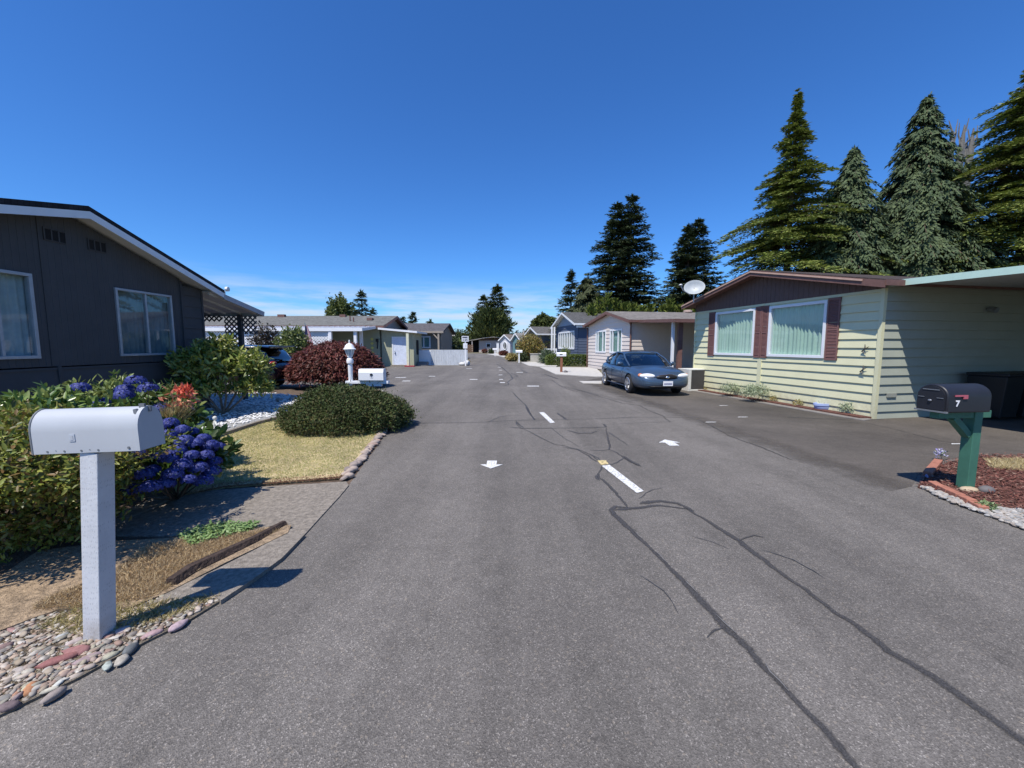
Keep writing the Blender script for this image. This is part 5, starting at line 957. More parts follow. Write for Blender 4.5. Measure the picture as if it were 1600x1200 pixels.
b = B(); b.tube([(-10.75, 31.9, 2.0), (-10.75, 31.8, 1.4)], .05, 6); b.box(-10.83, -10.67, 31.7, 31.9, 1.95, 2.2); b.build('wall_lamp', black, H7)
# awning
AW = thing('awning', 'long white ribbed metal awning along the front of the yellow green house', 'awning', (-12, 28.8, 0)); b = B(); b.slab([(-25, 28.6, 2.86), (-10.75, 28.6, 2.86), (-10.75, 31.85, 3.16), (-25, 31.85, 3.16)], .05); b.build('roof', mt('white_metal', (.66, .67, .70), rough=.45), AW)
b = B()
for i in range(36): x = -10.8-.4*i; b.bar((x, 28.62, 2.885), (x, 31.8, 3.18), .05, .05)
b.build('rib', mt('white_metal'), AW); b = B(); b.box(-25, -10.7, 28.56, 28.6, 2.68, 2.92); b.bar((-10.72, 28.6, 2.80), (-10.72, 31.85, 3.1), .04, .2); b.build('fascia', white, AW)
for u, Y in ((556, 28.8), (565, 30.2), (517, 28.7)): q = W3(u, 540, Y); b = B(); b.box(q[0]-.1, q[0]+.1, Y-.1, Y+.1, 0, 2.8); b.build('post', white, AW)
FN = thing('lattice_fence', 'tall white diagonal lattice screen under the white awning', 'fence', (-17, 28.8, 0)); b = B(frame((-24.5, 28.75, 0), (1, 0, 0))); lattice(b, 0, 11.4, .1, 2.68, .20, .075, .015); b.build('lattice_panel', white, FN)
b = B(); b.box(-13.2, -13.05, 28.65, 28.8, 0, 2.7); b.box(-24.6, -24.45, 28.65, 28.8, 0, 2.7); b.build('post', white, FN)
# flag
q = Vector(W3(477, 506, 25)); fl = thing('flag', 'limp red and white striped flag with dark blue corner on a slanted pole', 'flag', (q.x, 25, 0))
fmm, nt, p_, _ = base_mat('flag_cloth'); uvn = N(nt, 'ShaderNodeUVMap'); sx_ = N(nt, 'ShaderNodeSeparateXYZ'); LK(nt, uvn.outputs[0], sx_.inputs[0])
mu = N(nt, 'ShaderNodeMath', operation='MULTIPLY'); LK(nt, sx_.outputs[0], mu.inputs[0]); mu.inputs[1].default_value = 6.5; fr_ = N(nt, 'ShaderNodeMath', operation='FRACT'); LK(nt, mu.outputs[0], fr_.inputs[0]); gt = N(nt, 'ShaderNodeMath', operation='GREATER_THAN'); LK(nt, fr_.outputs[0], gt.inputs[0]); gt.inputs[1].default_value = .5
st = mixc(nt, gt.outputs[0], (.42, .03, .05), (.68, .66, .66)); g1 = N(nt, 'ShaderNodeMath', operation='GREATER_THAN'); LK(nt, sx_.outputs[1], g1.inputs[0]); g1.inputs[1].default_value = .58; g2 = N(nt, 'ShaderNodeMath', operation='LESS_THAN'); LK(nt, sx_.outputs[0], g2.inputs[0]); g2.inputs[1].default_value = .55; g3 = N(nt, 'ShaderNodeMath', operation='MULTIPLY'); LK(nt, g1.outputs[0], g3.inputs[0]); LK(nt, g2.outputs[0], g3.inputs[1])
LK(nt, mixc(nt, g3.outputs[0], st, (.02, .025, .10)), p_.inputs['Base Color']); p_.inputs['Roughness'].default_value = .9
me = bpy.data.meshes.new('cloth'); nu, nv = 16, 14; vs = []; uv = []
for j in range(nv+1):
    for i in range(nu+1):
        a_, c_ = i/nu, j/nv; wdt = .10+.42*(1-c_)**.7; vs.append((q.x+.02+(a_-.35)*wdt+.10*(1-c_), 25+.06*math.sin(a_*14)*(1-c_*.5), q.z-.1-1.38*(1-c_))); uv.append((a_, c_))
me.from_pydata(vs, [], [(j*(nu+1)+i, j*(nu+1)+i+1, (j+1)*(nu+1)+i+1, (j+1)*(nu+1)+i) for j in range(nv) for i in range(nu)]); ul = me.uv_layers.new(name='UVMap')
for lp in me.loops: ul.data[lp.index].uv = uv[lp.vertex_index]
link('cloth', me, fmm, fl, smooth=180); b = B(); b.tube([(q.x-.04, 25, q.z+.06), (q.x+.16, 25.05, q.z-.9), (q.x+.24, 25.1, 0)], .018, 6); b.build('pole', metal, fl)
# addition with door
AD = thing('garden_shed', 'flat roofed yellow green shed room with white door', 'shed', (-9.2, 32, 0))
b = B(frame((-10.45, 32, 0), (1, 0, 0)) @ Matrix.Scale(-1, 4, (0, 1, 0))); grooved(b, 2.55, 0, lambda x: 2.95-.1*x, pitch=.3); b.build('wall', ys, AD)
b = B(frame((-7.9, 34.9, 0), (0, -1, 0))); grooved(b, 2.9, 0, lambda x: 2.70, pitch=.3); b.build('wall', ys, AD)
b = B(); b.slab([(-10.52, 31.35, 3.06), (-7.45, 31.35, 2.78), (-7.45, 35.1, 2.78), (-10.52, 35.1, 3.06)], .15); b.build('roof', white, AD)
b = B(); b.box(-9.50, -8.42, 31.88, 31.96, .12, 2.28); d_ = b.build('door', mt('white_door', (.62, .68, .80)), AD); b = B(); b.box(-9.6, -9.5, 31.86, 31.99, .1, 2.36); b.box(-8.42, -8.32, 31.86, 31.99, .1, 2.36); b.box(-9.5, -8.42, 31.86, 31.99, 2.28, 2.36); b.build('door_frame', trimw, AD)
b = B(); b.ball((-9.36, 31.82, 1.05), .045); b.ball((-9.36, 31.82, 1.2), .035); b.build('handle', black, d_)
b = B(); b.box(-7.88, -7.84, 32.9, 33.5, .9, 2.1); b.build('window', dark, AD); b = B(); b.box(-9.6, -8.3, 31.3, 31.9, 0, .12); b.build('step', conc, AD)
b = B(); b.box(-8.28, -8.08, 31.2, 31.35, .08, 2.6); b.build('post', mt('cream_paint', (.66, .66, .48)), AD)
b = B(); b.box(-8.4, -7.65, 31.0, 31.35, 0, .09); tag(b.build('red_block', mt('red_paint', (.32, .03, .05))), 'low red painted kerb block by the shed corner', 'kerb block')
# house 3 tan
H8 = thing('tan_house', 'tan sided house with white framed window behind the shed', 'house', (-6.75, 38, 0)); ts = mt('tan_siding', (.27, .235, .19), rough=.75, bmp=.05)
w8 = [(.0, 0, 0, 0)]
b = B(frame((-20, 38, 0), (1, 0, 0)) @ Matrix.Scale(-1, 4, (0, 1, 0))); siding(b, 13.25, 0, 3.0, [(11.2, 12.2, 1.45, 2.5)], pitch=.24, lap=.03); b.build('wall', ts, H8)
window(H8, frame((-20, 38, 0), (1, 0, 0)) @ Matrix.Scale(-1, 4, (0, 1, 0)), 11.2, 12.2, 1.45, 2.5, splits=(.4,), curt=mt('teal_curtain'), fw=.14, proud=.06)
b = B(frame((-6.75, 45, 0), (0, -1, 0))); grooved(b, 7, 0, ridge_top(7, 3.5, 3.0, 3.75, 3.0), pitch=.3); b.build('wall', ts, H8)
b = B(); b.slab([(-20, 37.3, 3.0), (-6.4, 37.3, 3.0), (-6.4, 41.5, 3.95), (-20, 41.5, 3.95)], .14); b.slab([(-20, 41.5, 3.95), (-6.4, 41.5, 3.95), (-6.4, 45.7, 3.0), (-20, 45.7, 3.0)], .14); b.build('roof', shingleM('slate_shingles', (.115, .11, .115)), H8)
b = B(); b.box(-20, -6.4, 37.26, 37.3, 2.82, 3.0); b.build('fascia', mt('tan_trim', (.36, .31, .25)), H8)
b = B(); b.box(-6.95, -6.8, 37.3, 37.45, 0, 2.82); b.bar((-7.4, 37.37, 2.8), (-6.95, 37.37, 2.3), .1, .1); b.build('porch_post', mt('tan_trim'), H8)
# white wall
WW = thing('white_wall', 'weathered white corrugated panel wall with low siding beside the street sign', 'wall', (-6, 33.5, 0)); wmm = mt('weathered_white', (.50, .53, .56), rough=.7, var=.22, scale=5, mscale=(5, 5, .8), grime=.5)
fw2 = frame((-7.85, 33.5, 0), (1, 0, 0)) @ Matrix.Scale(-1, 4, (0, 1, 0))
b = B(fw2); siding(b, 1.0, 0, 1.25, pitch=.16, lap=.03); b.build('siding_panel', white, WW); b = B(fw2 @ Matrix.Translation((1.0, 0, 0))); grooved(b, 3.1, 0, lambda x: 1.25, pitch=.2, gw=.1, gd=.03); b.build('corrugated_panel', wmm, WW)
b = B(); b.box(-7.85, -3.74, 33.51, 33.6, 0, 1.3); b.build('cap', wmm, WW)
b = B(); b.ball((-3.75, 33.0, .2), (.28, .25, .24)); b.ball((-4.15, 33.1, .12), (.3, .2, .16)); tag(b.build('boulder', mt('white_rock', (.6, .6, .58)), smooth=60), 'white painted boulders at the end of the white wall', 'boulder')
b = B(); b.box(-7.8, -7.0, 32.6, 33.3, 0, .16); b.box(-7.8, -7.0, 32.85, 33.3, .16, .32); tag(b.build('steps', mt('grey_step', (.2, .2, .2))), 'short shaded steps beside the shed corner', 'steps')
# street sign
q = W3(727, 540, 32.4); SG = thing('street_sign', 'white post with two small white signs at the end of the white wall', 'sign', (q[0], 32.4, 0)); x = q[0]
b = B(); b.box(x-.05, x+.05, 32.4, 32.5, 0, 2.4); b.build('post', white, SG); b = B(); b.box(x-.28, x+.28, 32.36, 32.39, 1.98, 2.42); p1 = b.build('sign_panel', white, SG); b = B(); b.box(x-.17, x+.17, 32.36, 32.39, 1.42, 1.84); p2 = b.build('sign_panel', white, SG)
text('SPEED', .17, facing((x, 32.352, 2.30), (0, -1, 0)), black, p1, 'lettering', bold=.006); text('10 MPH', .14, facing((x, 32.352, 2.10), (0, -1, 0)), black, p1, 'lettering', bold=.005); text('1', .3, facing((x+.05, 32.352, 1.62), (0, -1, 0)), mt('faded_text', (.3, .32, .36), bmp=0), p2, 'lettering')

# ================================================================ MAILBOXES
def box_profile(w_, h_, flat=.55, n=12):
    pts = [(-w_/2, 0), (w_/2, 0), (w_/2, h_*flat)]
    for i in range(1, n): a = math.pi*i/n; pts.append((w_/2*math.cos(a), h_*flat+h_*(1-flat)*math.sin(a)))
    return pts+[(-w_/2, h_*flat)]
def mailbox_body(b, x0, x1, pr, inset=0):
    n = len(pr); b.add([(x0, y, z) for y, z in pr]+[(x1, y, z) for y, z in pr], [tuple(range(n-1, -1, -1)), tuple(range(n, 2*n))]+[(i, (i+1) % n, n+(i+1) % n, n+i) for i in range(n)])
# left white mailbox
lm = Vector((-2.335, 2.10, 0)); MB1 = thing('mailbox', 'large plain white mailbox on a leaning white wooden post in the left foreground', 'mailbox', lm)
postM = mt('white_post_paint', (.58, .59, .60), rough=.7, var=.06, scale=12, bmp=.35, bscale=70, bdist=.004, grime=.25)
nt = postM.node_tree; p_ = [n for n in nt.nodes if n.type == 'BSDF_PRINCIPLED'][0]; vo = N(nt, 'ShaderNodeTexVoronoi'); vo.inputs['Scale'].default_value = 1; q_ = N(nt, 'ShaderNodeMapping'); q_.inputs['Scale'].default_value = (95, 95, 34); t_ = N(nt, 'ShaderNodeTexCoord'); LK(nt, t_.outputs['Object'], q_.inputs[0]); LK(nt, q_.outputs[0], vo.inputs['Vector']); vo.inputs['Randomness'].default_value = .35
old_ = p_.inputs['Base Color'].links[0].from_socket; LK(nt, mixc(nt, rng(nt, vo.outputs['Distance'], .12, .26, .55, 0), old_, (.30, .31, .33)), p_.inputs['Base Color'])
b = B(Matrix.Translation(lm) @ Matrix.Rotation(R(5.0), 4, 'Y')); b.box(-.047, .047, -.047, .047, -.05, 1.088); b.build('post', postM, MB1, bev=.004)
splash(postM, .16, .9, (.22, .18, .13))
bm_ = Matrix.Translation((-2.25, 2.125, 1.088)) @ Matrix.Rotation(R(-1.5), 4, 'Y') @ Matrix.Rotation(R(3), 4, 'Z') @ Matrix.Diagonal((.94, .80, .97, 1))
bx = mt('mailbox_white', (.44, .46, .48), rough=.42, var=.04, scale=3, bmp=.05, grime=.10); pr = box_profile(.20, .235, .50, 14)
b = B(bm_); mailbox_body(b, -.275, .275, pr); b.build('box', bx, MB1, smooth=30)
b = B(bm_); mailbox_body(b, -.283, -.275, [(y*1.03, z*1.02) for y, z in pr]); b.build('back_rim', mt('dark_rim', (.16, .17, .18), rough=.5), MB1, smooth=30)
b = B(bm_); mailbox_body(b, .275, .295, [(y*1.025, z*1.015) for y, z in pr]); b.build('door', bx, MB1, smooth=30)
b = B(bm_); b.box(.262, .292, -.03, -.015, .225, .252); b.tube([(.26, -.055, .225), (.272, -.06, .18)], [.012, .016], 8); b.tube([(.30, .0, .235), (.30, .0, .205)], .009, 6); b.build('latch', mt('dark_rim'), MB1)
b = B(bm_)
for x_ in (-.20, -.11, -.02, .07): b.tube([(x_, -.1025, .013), (x_, -.1, .013)], .0055, 8)
for x_ in (-.155, .025): b.tube([(x_, -.1025, .017), (x_, -.1, .017)], .0025, 6)
b.tube([(.235, -.1045, .02), (.235, -.1, .02)], .007, 10); b.build('rivet', mt('dark_rim'), MB1)
b = B(bm_); b.box(-.075, -.045, -.1035, -.1005, .065, .105); b.build('number_ghost', mt('ghost_grey', (.44, .47, .51)), MB1); b = B(bm_); b.box(-.067, -.053, -.1050, -.1038, .073, .097); b.build('number_ghost', bx, MB1)  # faint grey ghost of a number on the box side
# right black mailbox
rm = Vector((5.20, 4.42, 0)); MB2 = thing('mailbox', 'black mailbox numbered 7 on a green wooden post in the brick edged bed', 'mailbox', rm)
gp = mt('green_post', (.05, .155, .105), rough=.6, var=.12, scale=10, bmp=.2)
f2m = Matrix.Translation(rm) @ Matrix.Rotation(R(6), 4, 'Z')
b = B(f2m); b.box(-.052, .052, -.055, .055, -.02, 1.02-.1); b.build('post', gp, MB2, bev=.005)
b = B(f2m); b.box(-.50, .17, -.045, .045, .845, .928); b.build('beam', gp, MB2, bev=.005)
b = B(f2m); b.bar((-.05, 0, .64), (-.27, 0, .85), .065, .075, up=(0, 1, 0)); b.build('brace', gp, MB2, bev=.004)
blk = mt('black_powder', (.016, .017, .022), rough=.45, var=.15, scale=4, bmp=.1, spec=.5)
bmr = f2m @ Matrix.Translation((-.245, -.02, .932)); pr = box_profile(.30, .30, .55, 14)
b = B(bmr); mailbox_body(b, -.33, .21, pr); b.build('box', blk, MB2, smooth=35, bev=.012)
b = B(bmr); mailbox_body(b, -.345, -.33, [(y*.86, .02+z*.86) for y, z in pr]); dd = b.build('door', blk, MB2, smooth=35)
b = B(bmr); b.ball((-.355, .0, .12), (.01, .02, .012)); b.box(-.352, -.346, -.08, .08, .235, .243); b.box(-.352, -.346, -.12, -.06, .15, .156); b.box(-.352, -.346, .06, .12, .15, .156); b.build('handle', metal, dd)
b = B(bmr); b.box(-.345, -.32, -.155, .155, -.006, .012); b.build('trim', mt('dark_rim'), MB2)
b = B(bmr); b.box(-.255, -.105, -.163, -.152, .175, .192); b.box(-.155, -.105, -.163, -.152, .150, .176); b.build('flag', mt('faded_red', (.42, .10, .13), rough=.5), MB2)
text('7', .085, facing(bmr @ Vector((-.215, -.1535, .098)), bmr.to_3x3() @ Vector((0, -1, 0))), mt('white_digit', (.8, .8, .8), bmp=0), MB2, bold=.004)
# mailbox 8 with lamp post
lp = Vector((-3.63, 8.9, 0)); LP = thing('lamp_post', 'white garden lamp post with lantern behind the mounded shrub', 'lamp post', lp)
b = B(); b.lathe([(.075, 0), (.075, .06), (.05, .09), (.045, .9), (.05, 1.15), (.047, 1.24), (.07, 1.26), (.075, 1.32), (.06, 1.36), (.035, 1.39), (.035, 1.42)], lp, 16); b.build('pole', white, LP, smooth=40)
b = B(); b.lathe([(.05, 1.41), (.065, 1.43), (.105, 1.56)], lp, 8); g_ = b.build('lantern_glass', mt('frosted', (.5, .53, .54), rough=.25), LP)
b = B()
for k in range(8): a_ = k*math.pi/4; b.tube([(lp.x+.052*math.cos(a_), lp.y+.052*math.sin(a_), 1.41), (lp.x+.108*math.cos(a_), lp.y+.108*math.sin(a_), 1.565)], .009, 5)
b.lathe([(.06, 1.40), (.06, 1.42)], lp, 8); b.build('lantern_frame', white, LP)
b = B(); b.lathe([(.13, 1.56), (.135, 1.575), (.105, 1.60), (.09, 1.65), (.05, 1.69), (.02, 1.70), (.012, 1.73), (.018, 1.745), (.004, 1.78)], lp, 16); b.build('lantern_cap', white, LP, smooth=40)
b = B(); b.box(lp.x-.1, lp.x+.86, 8.84, 8.96, .80, .86); b.box(lp.x+.35, lp.x+.7, 8.86, 8.94, .74, .8); b.build('arm', white, LP, bev=.005)
m8 = Vector((-3.14, 8.88, .862)); MB3 = thing('mailbox', 'white mailbox numbered 8 on the arm of the lamp post', 'mailbox', m8)
pr = [(-.10, .02), (-.085, 0), (.085, 0), (.10, .02), (.10, .19), (.07, .27), (-.07, .27), (-.10, .19)]
b = B(Matrix.Translation(m8)); mailbox_body(b, -.27, .27, pr); b.build('box', white, MB3, bev=.004); b = B(Matrix.Translation(m8)); mailbox_body(b, .27, .285, [(y*1.06, z*1.03) for y, z in pr]); b.build('door', white, MB3)
text('8', .13, facing(m8+Vector((.02, -.1045, .115)), (0, -1, 0)), black, MB3, bold=.006)
def small_mailbox(u, vb, vt, pm, lb, wd, pw=.10):
    q = G(u, vb); h_ = W3(u, vt, q.y)[2]; t = thing('mailbox', lb, 'mailbox', q); b = B(); b.box(q.x-pw/2, q.x+pw/2, q.y-.05, q.y+.05, 0, h_-.24); b.build('post', pm, t)
    b = B(Matrix.Translation((q.x, q.y, h_-.24))); mailbox_body(b, -wd/2, wd/2, box_profile(.2, .24, .6)); bx_ = b.build('box', white, t)
    b = B(Matrix.Translation((q.x, q.y, h_-.24))); mailbox_body(b, -wd/2-.02, -wd/2, box_profile(.21, .25, .6)); b.build('door', white, t); return t, q, h_
t, q, h_ = small_mailbox(877, 582, 550.5, mt('brown_post', (.24, .10, .055)), 'white mailbox on a brown post on the pale concrete pad', .56, .14)
b = B(); b.box(q.x-.12, q.x+.05, q.y-.108, q.y-.102, h_-.15, h_-.10); b.build('number', black, t)
small_mailbox(811, 567, 547, white, 'white mailbox on a white post by the orange tinted shrub', .62, .12)
small_mailbox(773.5, 556.5, 544.5, white, 'smallest farthest white mailbox near the street end', .7, .14)
b = B(); q = G(884, 582.5); pebble(b, q.x, q.y, .06, .14, 1.6); tag(b.build('dark_rock', mt('dark_stone'), smooth=60), 'dark rock at the foot of the brown mailbox post', 'stone')
# planter boxes
for u0, u1, lb in ((829, 845, 'square stone planter box beside the orange tinted shrub'),):
    a, c = G(u0, 566), G(u1, 566); b = B(); b.box(a.x, c.x, a.y, a.y+.9, 0, .8); t = thing('stone_planter', lb, 'planter', ((a.x+c.x)/2, a.y, 0)); b.build('box', mt('planter_stone', (.42, .40, .34), var=.15), t); b = B(); b.box(a.x-.05, c.x+.05, a.y-.05, a.y+.95, .8, .86); b.build('rim', mt('planter_stone'), t)
q = G(822, 562); b = B(); b.lathe([(.2, 0), (.12, .1), (.1, .5), (.22, .75), (.26, .8)], (q.x, q.y, 0), 14); tag(b.build('white_urn', white, smooth=40), 'small white urn under the orange tinted shrub', 'urn')
# porch rail of blue house
RL = thing('porch_rail', 'white porch posts and rail left of the blue house window', 'porch rail', (5, 47, 0)); b = B()
for u in (862, 866, 869): q = W3(u, 540, 44.5); b.box(q[0]-.08, q[0]+.08, 44.4, 44.6, 0, 3.7 if u != 869 else 1.3)
b.build('post', trimw, RL); q0, q1 = W3(851, 540, 44.5), W3(870, 540, 44.5); b = B(); b.box(q0[0], q1[0], 44.45, 44.55, 1.2, 1.32); b.box(q0[0], q1[0], 44.45, 44.55, .3, .4); b.build('rail', trimw, RL)

# ================================================================ statue
q = G(331, 672, .04); t = B()
def caps(b, a, c, r0, r1): b.tube([a, Vector(a).lerp(Vector(c), .5), c], [r0, (r0+r1)/2, r1], 10); b.ball(a, r0); b.ball(c, r1)
for dx_, s_ in ((.05, 1.), (-.09, .8)):
    bx_ = Vector((q.x+dx_, q.y+.0, q.z)); 
    caps(t, bx_+Vector((0, 0, .06))*s_, bx_+Vector((.02, 0, .16))*s_, .045*s_, .036*s_); t.ball(bx_+Vector((.025, 0, .235))*s_, .04*s_)
    caps(t, bx_+Vector((.03, 0, .17))*s_, bx_+Vector((-.06, -.05, .10))*s_, .018*s_, .014*s_); caps(t, bx_+Vector((.03, .0, .17))*s_, bx_+Vector((.09, -.05, .10))*s_, .018*s_, .014*s_)
    caps(t, bx_+Vector((-.02, -.02, .04))*s_, bx_+Vector((-.11, -.08, .06))*s_, .028*s_, .02*s_); caps(t, bx_+Vector((.03, -.02, .04))*s_, bx_+Vector((.02, -.13, .03))*s_, .028*s_, .018*s_)
t.ball((q.x-.01, q.y, q.z+.02), (.16, .1, .035))
o = t.build('garden_statue', mt('statue_white', (.62, .62, .58), rough=.8)); rmod = o.modifiers.new('r', 'REMESH'); rmod.mode = 'VOXEL'; rmod.voxel_size = .007; bpy.context.view_layer.update(); bake(o)
o.data.polygons.foreach_set('use_smooth', [True]*len(o.data.polygons)); tag(o, 'small white statue of two seated cherubs on the white stones', 'statue')
for i, (u, v) in enumerate(((437, 627), (458, 625))):
    p = G(u, v, .03); b = B(); pebble(b, p.x, p.y, .08, .10, 1.5); tag(b.build('garden_rock', mt('grey_rock', (.3, .29, .27)), smooth=60), ['larger grey rock on the shaded edge of the white stones', 'smaller grey rock near the mounded shrub on the white stones'][i], 'stone')

# ================================================================ CARS
def lerp_tab(tab, x):
    for (a, va), (c, vc) in zip(tab[:-1], tab[1:]):
        if a <= x <= c: t_ = (x-a)/(c-a); t_ = t_*t_*(3-2*t_)*.35+t_*.65; return va+(vc-va)*t_
    return tab[0][1] if x < tab[0][0] else tab[-1][1]
def loft(b, sec, close=True):
    n = len(sec[0]); k = [v for s_ in sec for v in s_]; fs = []
    for i in range(len(sec)-1):
        for j in range(n): fs.append((i*n+j, i*n+(j+1) % n, (i+1)*n+(j+1) % n, (i+1)*n+j))
    fs += [tuple(range(n-1, -1, -1)), tuple(range((len(sec)-1)*n, len(sec)*n))]; b.add(k, fs)
def ringpts(half): return [(y, z) for y, z in half]+[(-y, z) for y, z in half[::-1] if abs(y) > 1e-6]
def car_mesh(M4, root, paintm, top, wid, bot, cab, Lh, wb, wr, tw):
    b = B(); sec = []
    for x in np.linspace(-Lh, Lh, 25):
        w_ = lerp_tab(wid, x); zt = lerp_tab(top, x); zb = lerp_tab(bot, x); h_ = zt-zb
        half = [(0, zb), (w_*.75, zb), (w_*.95, zb+h_*.10), (w_*1.0, zb+h_*.38), (w_*.995, zb+h_*.62), (w_*.945, zb+h_*.86), (w_*.80, zb+h_*.965), (w_*.4, zt), (0, zt+.008)]
        sec.append([(x, y, z) for y, z in ringpts(half)])
    loft(b, sec); o = b.build('body', paintm, root); s_ = o.modifiers.new('s', 'SUBSURF'); s_.levels = s_.render_levels = 2
    bpy.context.view_layer.update(); bake(o)
    c = B()
    for x in (-wb, wb):
        for sy in (-1, 1): c.tube([(x, sy*.55, wr), (x, sy*1.3, wr)], wr+.055, 28)
    cut = c.build('cutter', dark); bo = o.modifiers.new('b', 'BOOLEAN'); bo.object = cut; bo.operation = 'DIFFERENCE'; bo.solver = 'EXACT'; bpy.context.view_layer.update(); bake(o); bpy.data.objects.remove(cut)
    o.data.transform(M4); o.data.polygons.foreach_set('use_smooth', [True]*len(o.data.polygons)); o.data.set_sharp_from_angle(angle=R(40))
    for x in (-wb, wb):
        for sy in (-1, 1):
            b = B(M4); y0 = sy*(tw-.20); y1 = sy*tw; b.tube([(x, y0, wr), (x, y0+sy*.02, wr), (x, y1-sy*.03, wr), (x, y1, wr)], [wr-.03, wr, wr, wr-.035], 28); wo = b.build('wheel', mt('tyre', (.02, .02, .021), rough=.85), root, smooth=40)
            b = B(M4); b.tube([(x, y1-sy*.005, wr), (x, y1+sy*.004, wr)], wr*.66, 24); b.build('rim', mt('wheel_dark', (.06, .06, .065), metal=.6, rough=.4), wo)
            b = B(M4)
            for k in range(5): a_ = k*1.2566+.3; b.bar((x, y1+sy*.015, wr), (x+wr*.64*math.cos(a_), y1+sy*.012, wr+wr*.64*math.sin(a_)), .075, .02, up=(0, 1, 0))
            b.tube([(x, y1, wr), (x, y1+sy*.03, wr)], wr*.16, 12)
            b.tube([(x+wr*.66*math.cos(a_), y1+sy*.008, wr+wr*.66*math.sin(a_)) for a_ in np.linspace(0, 6.2832, 25)], .018, 6); b.build('spokes', mt('alloy', (.55, .56, .58), metal=.8, rough=.3), wo)
    # cabin
    b = B(M4); sec = []
    for x, z0, z1, w0, w1 in cab['glass']: sec.append([(x, y, z) for y, z in ringpts([(0, z0), (w0, z0), (w0*.99, z0+.02), ((w0+w1)/2+.035, (z0+z1)/2), (w1+.02, z1-.03), (w1-.06, z1), (0, z1+.015)])])
    loft(b, sec); b.build('cabin_glass', cab['gm'], root, smooth=60)
    b = B(M4); sec = []
    for x, zz, ww in cab['roof']: sec.append([(x, y, z) for y, z in ringpts([(0, zz-.04), (ww, zz-.05), (ww+.018, zz-.02), (ww-.06, zz+.010), (ww*.5, zz+.028), (0, zz+.034)])])
    loft(b, sec); b.build('roof', paintm, root, smooth=60)
    b = B(M4)
    for pl, r_ in cab['pillars']:
        for sy in (1, -1): b.tube([(x, y*sy, z) for x, y, z in pl], r_, 6)
    b.build('pillar', paintm, root, smooth=60)
bp = bpy.data.materials.new('blue_car_paint'); bp.use_nodes = True; pp = bp.node_tree.nodes['Principled BSDF']; pp.inputs['Base Color'].default_value = (.060, .105, .20, 1); pp.inputs['Metallic'].default_value = .35; pp.inputs['Roughness'].default_value = .32; pp.inputs['Coat Weight'].default_value = .7; pp.inputs['Coat Roughness'].default_value = .06
nz = noise(bp.node_tree, 900, 2); LK(bp.node_tree, mixc(bp.node_tree, nz, (.045, .078, .125), (.07, .112, .17)), pp.inputs['Base Color'])
cg = glassM('car_glass', (.45, .55, .55), .10, .55)
# placement: front-right wheel (camera left) near (4.0,13.8)
hd_ = Vector((.06, -1, 0)).normalized(); ctr = Vector((4.86, 15.2, 0))
MC = Matrix.Translation(ctr) @ Matrix.Rotation(math.atan2(hd_.y, hd_.x), 4, 'Z'); CAR = thing('parked_car', 'blue rounded sedan parked on the driveway by the pink house', 'car', ctr)
car_mesh(MC, CAR, bp,
  top=[(-2.5, .62), (-2.44, .84), (-2.2, .985), (-1.7, 1.01), (-.5, .97), (.7, .955), (1.1, .95), (1.6, .91), (2.0, .845), (2.3, .74), (2.45, .62), (2.52, .50)],
  wid=[(-2.5, .58), (-2.38, .76), (-2.0, .87), (-1, .915), (0, .92), (1, .915), (1.8, .90), (2.2, .85), (2.38, .77), (2.5, .60)],
  bot=[(-2.5, .42), (-2.3, .28), (-1.8, .22), (0, .2), (1.8, .21), (2.3, .24), (2.5, .34)],
  cab=dict(glass=[(-1.98, .98, 1.0, .62, .50), (-1.55, .94, 1.20, .77, .56), (-1.15, .92, 1.34, .81, .60), (-.4, .92, 1.40, .83, .64), (.15, .92, 1.36, .83, .62), (.55, .92, 1.20, .82, .60), (1.08, .90, .94, .72, .58)],
           gm=cg, roof=[(-1.28, 1.315, .52), (-.9, 1.385, .60), (-.4, 1.41, .63), (.0, 1.395, .62), (.17, 1.36, .585)],
           pillars=[([(1.10, .76, .93), (.62, .74, 1.17), (.15, .645, 1.365), (-.4, .675, 1.40), (-1.1, .625, 1.33), (-1.65, .69, 1.14), (-2.02, .66, .99)], .030), ([(-.42, .855, .95), (-.45, .70, 1.39)], .028), ([(-1.32, .83, .96), (-1.55, .72, 1.17)], .045)]), Lh=2.5, wb=1.38, wr=.325, tw=.915)
lens_ = mt('headlamp_lens', (.78, .80, .82), rough=.12, bmp=0, spec=.8); amb = mt('amber_lens', (.75, .28, .14), rough=.2, bmp=0)
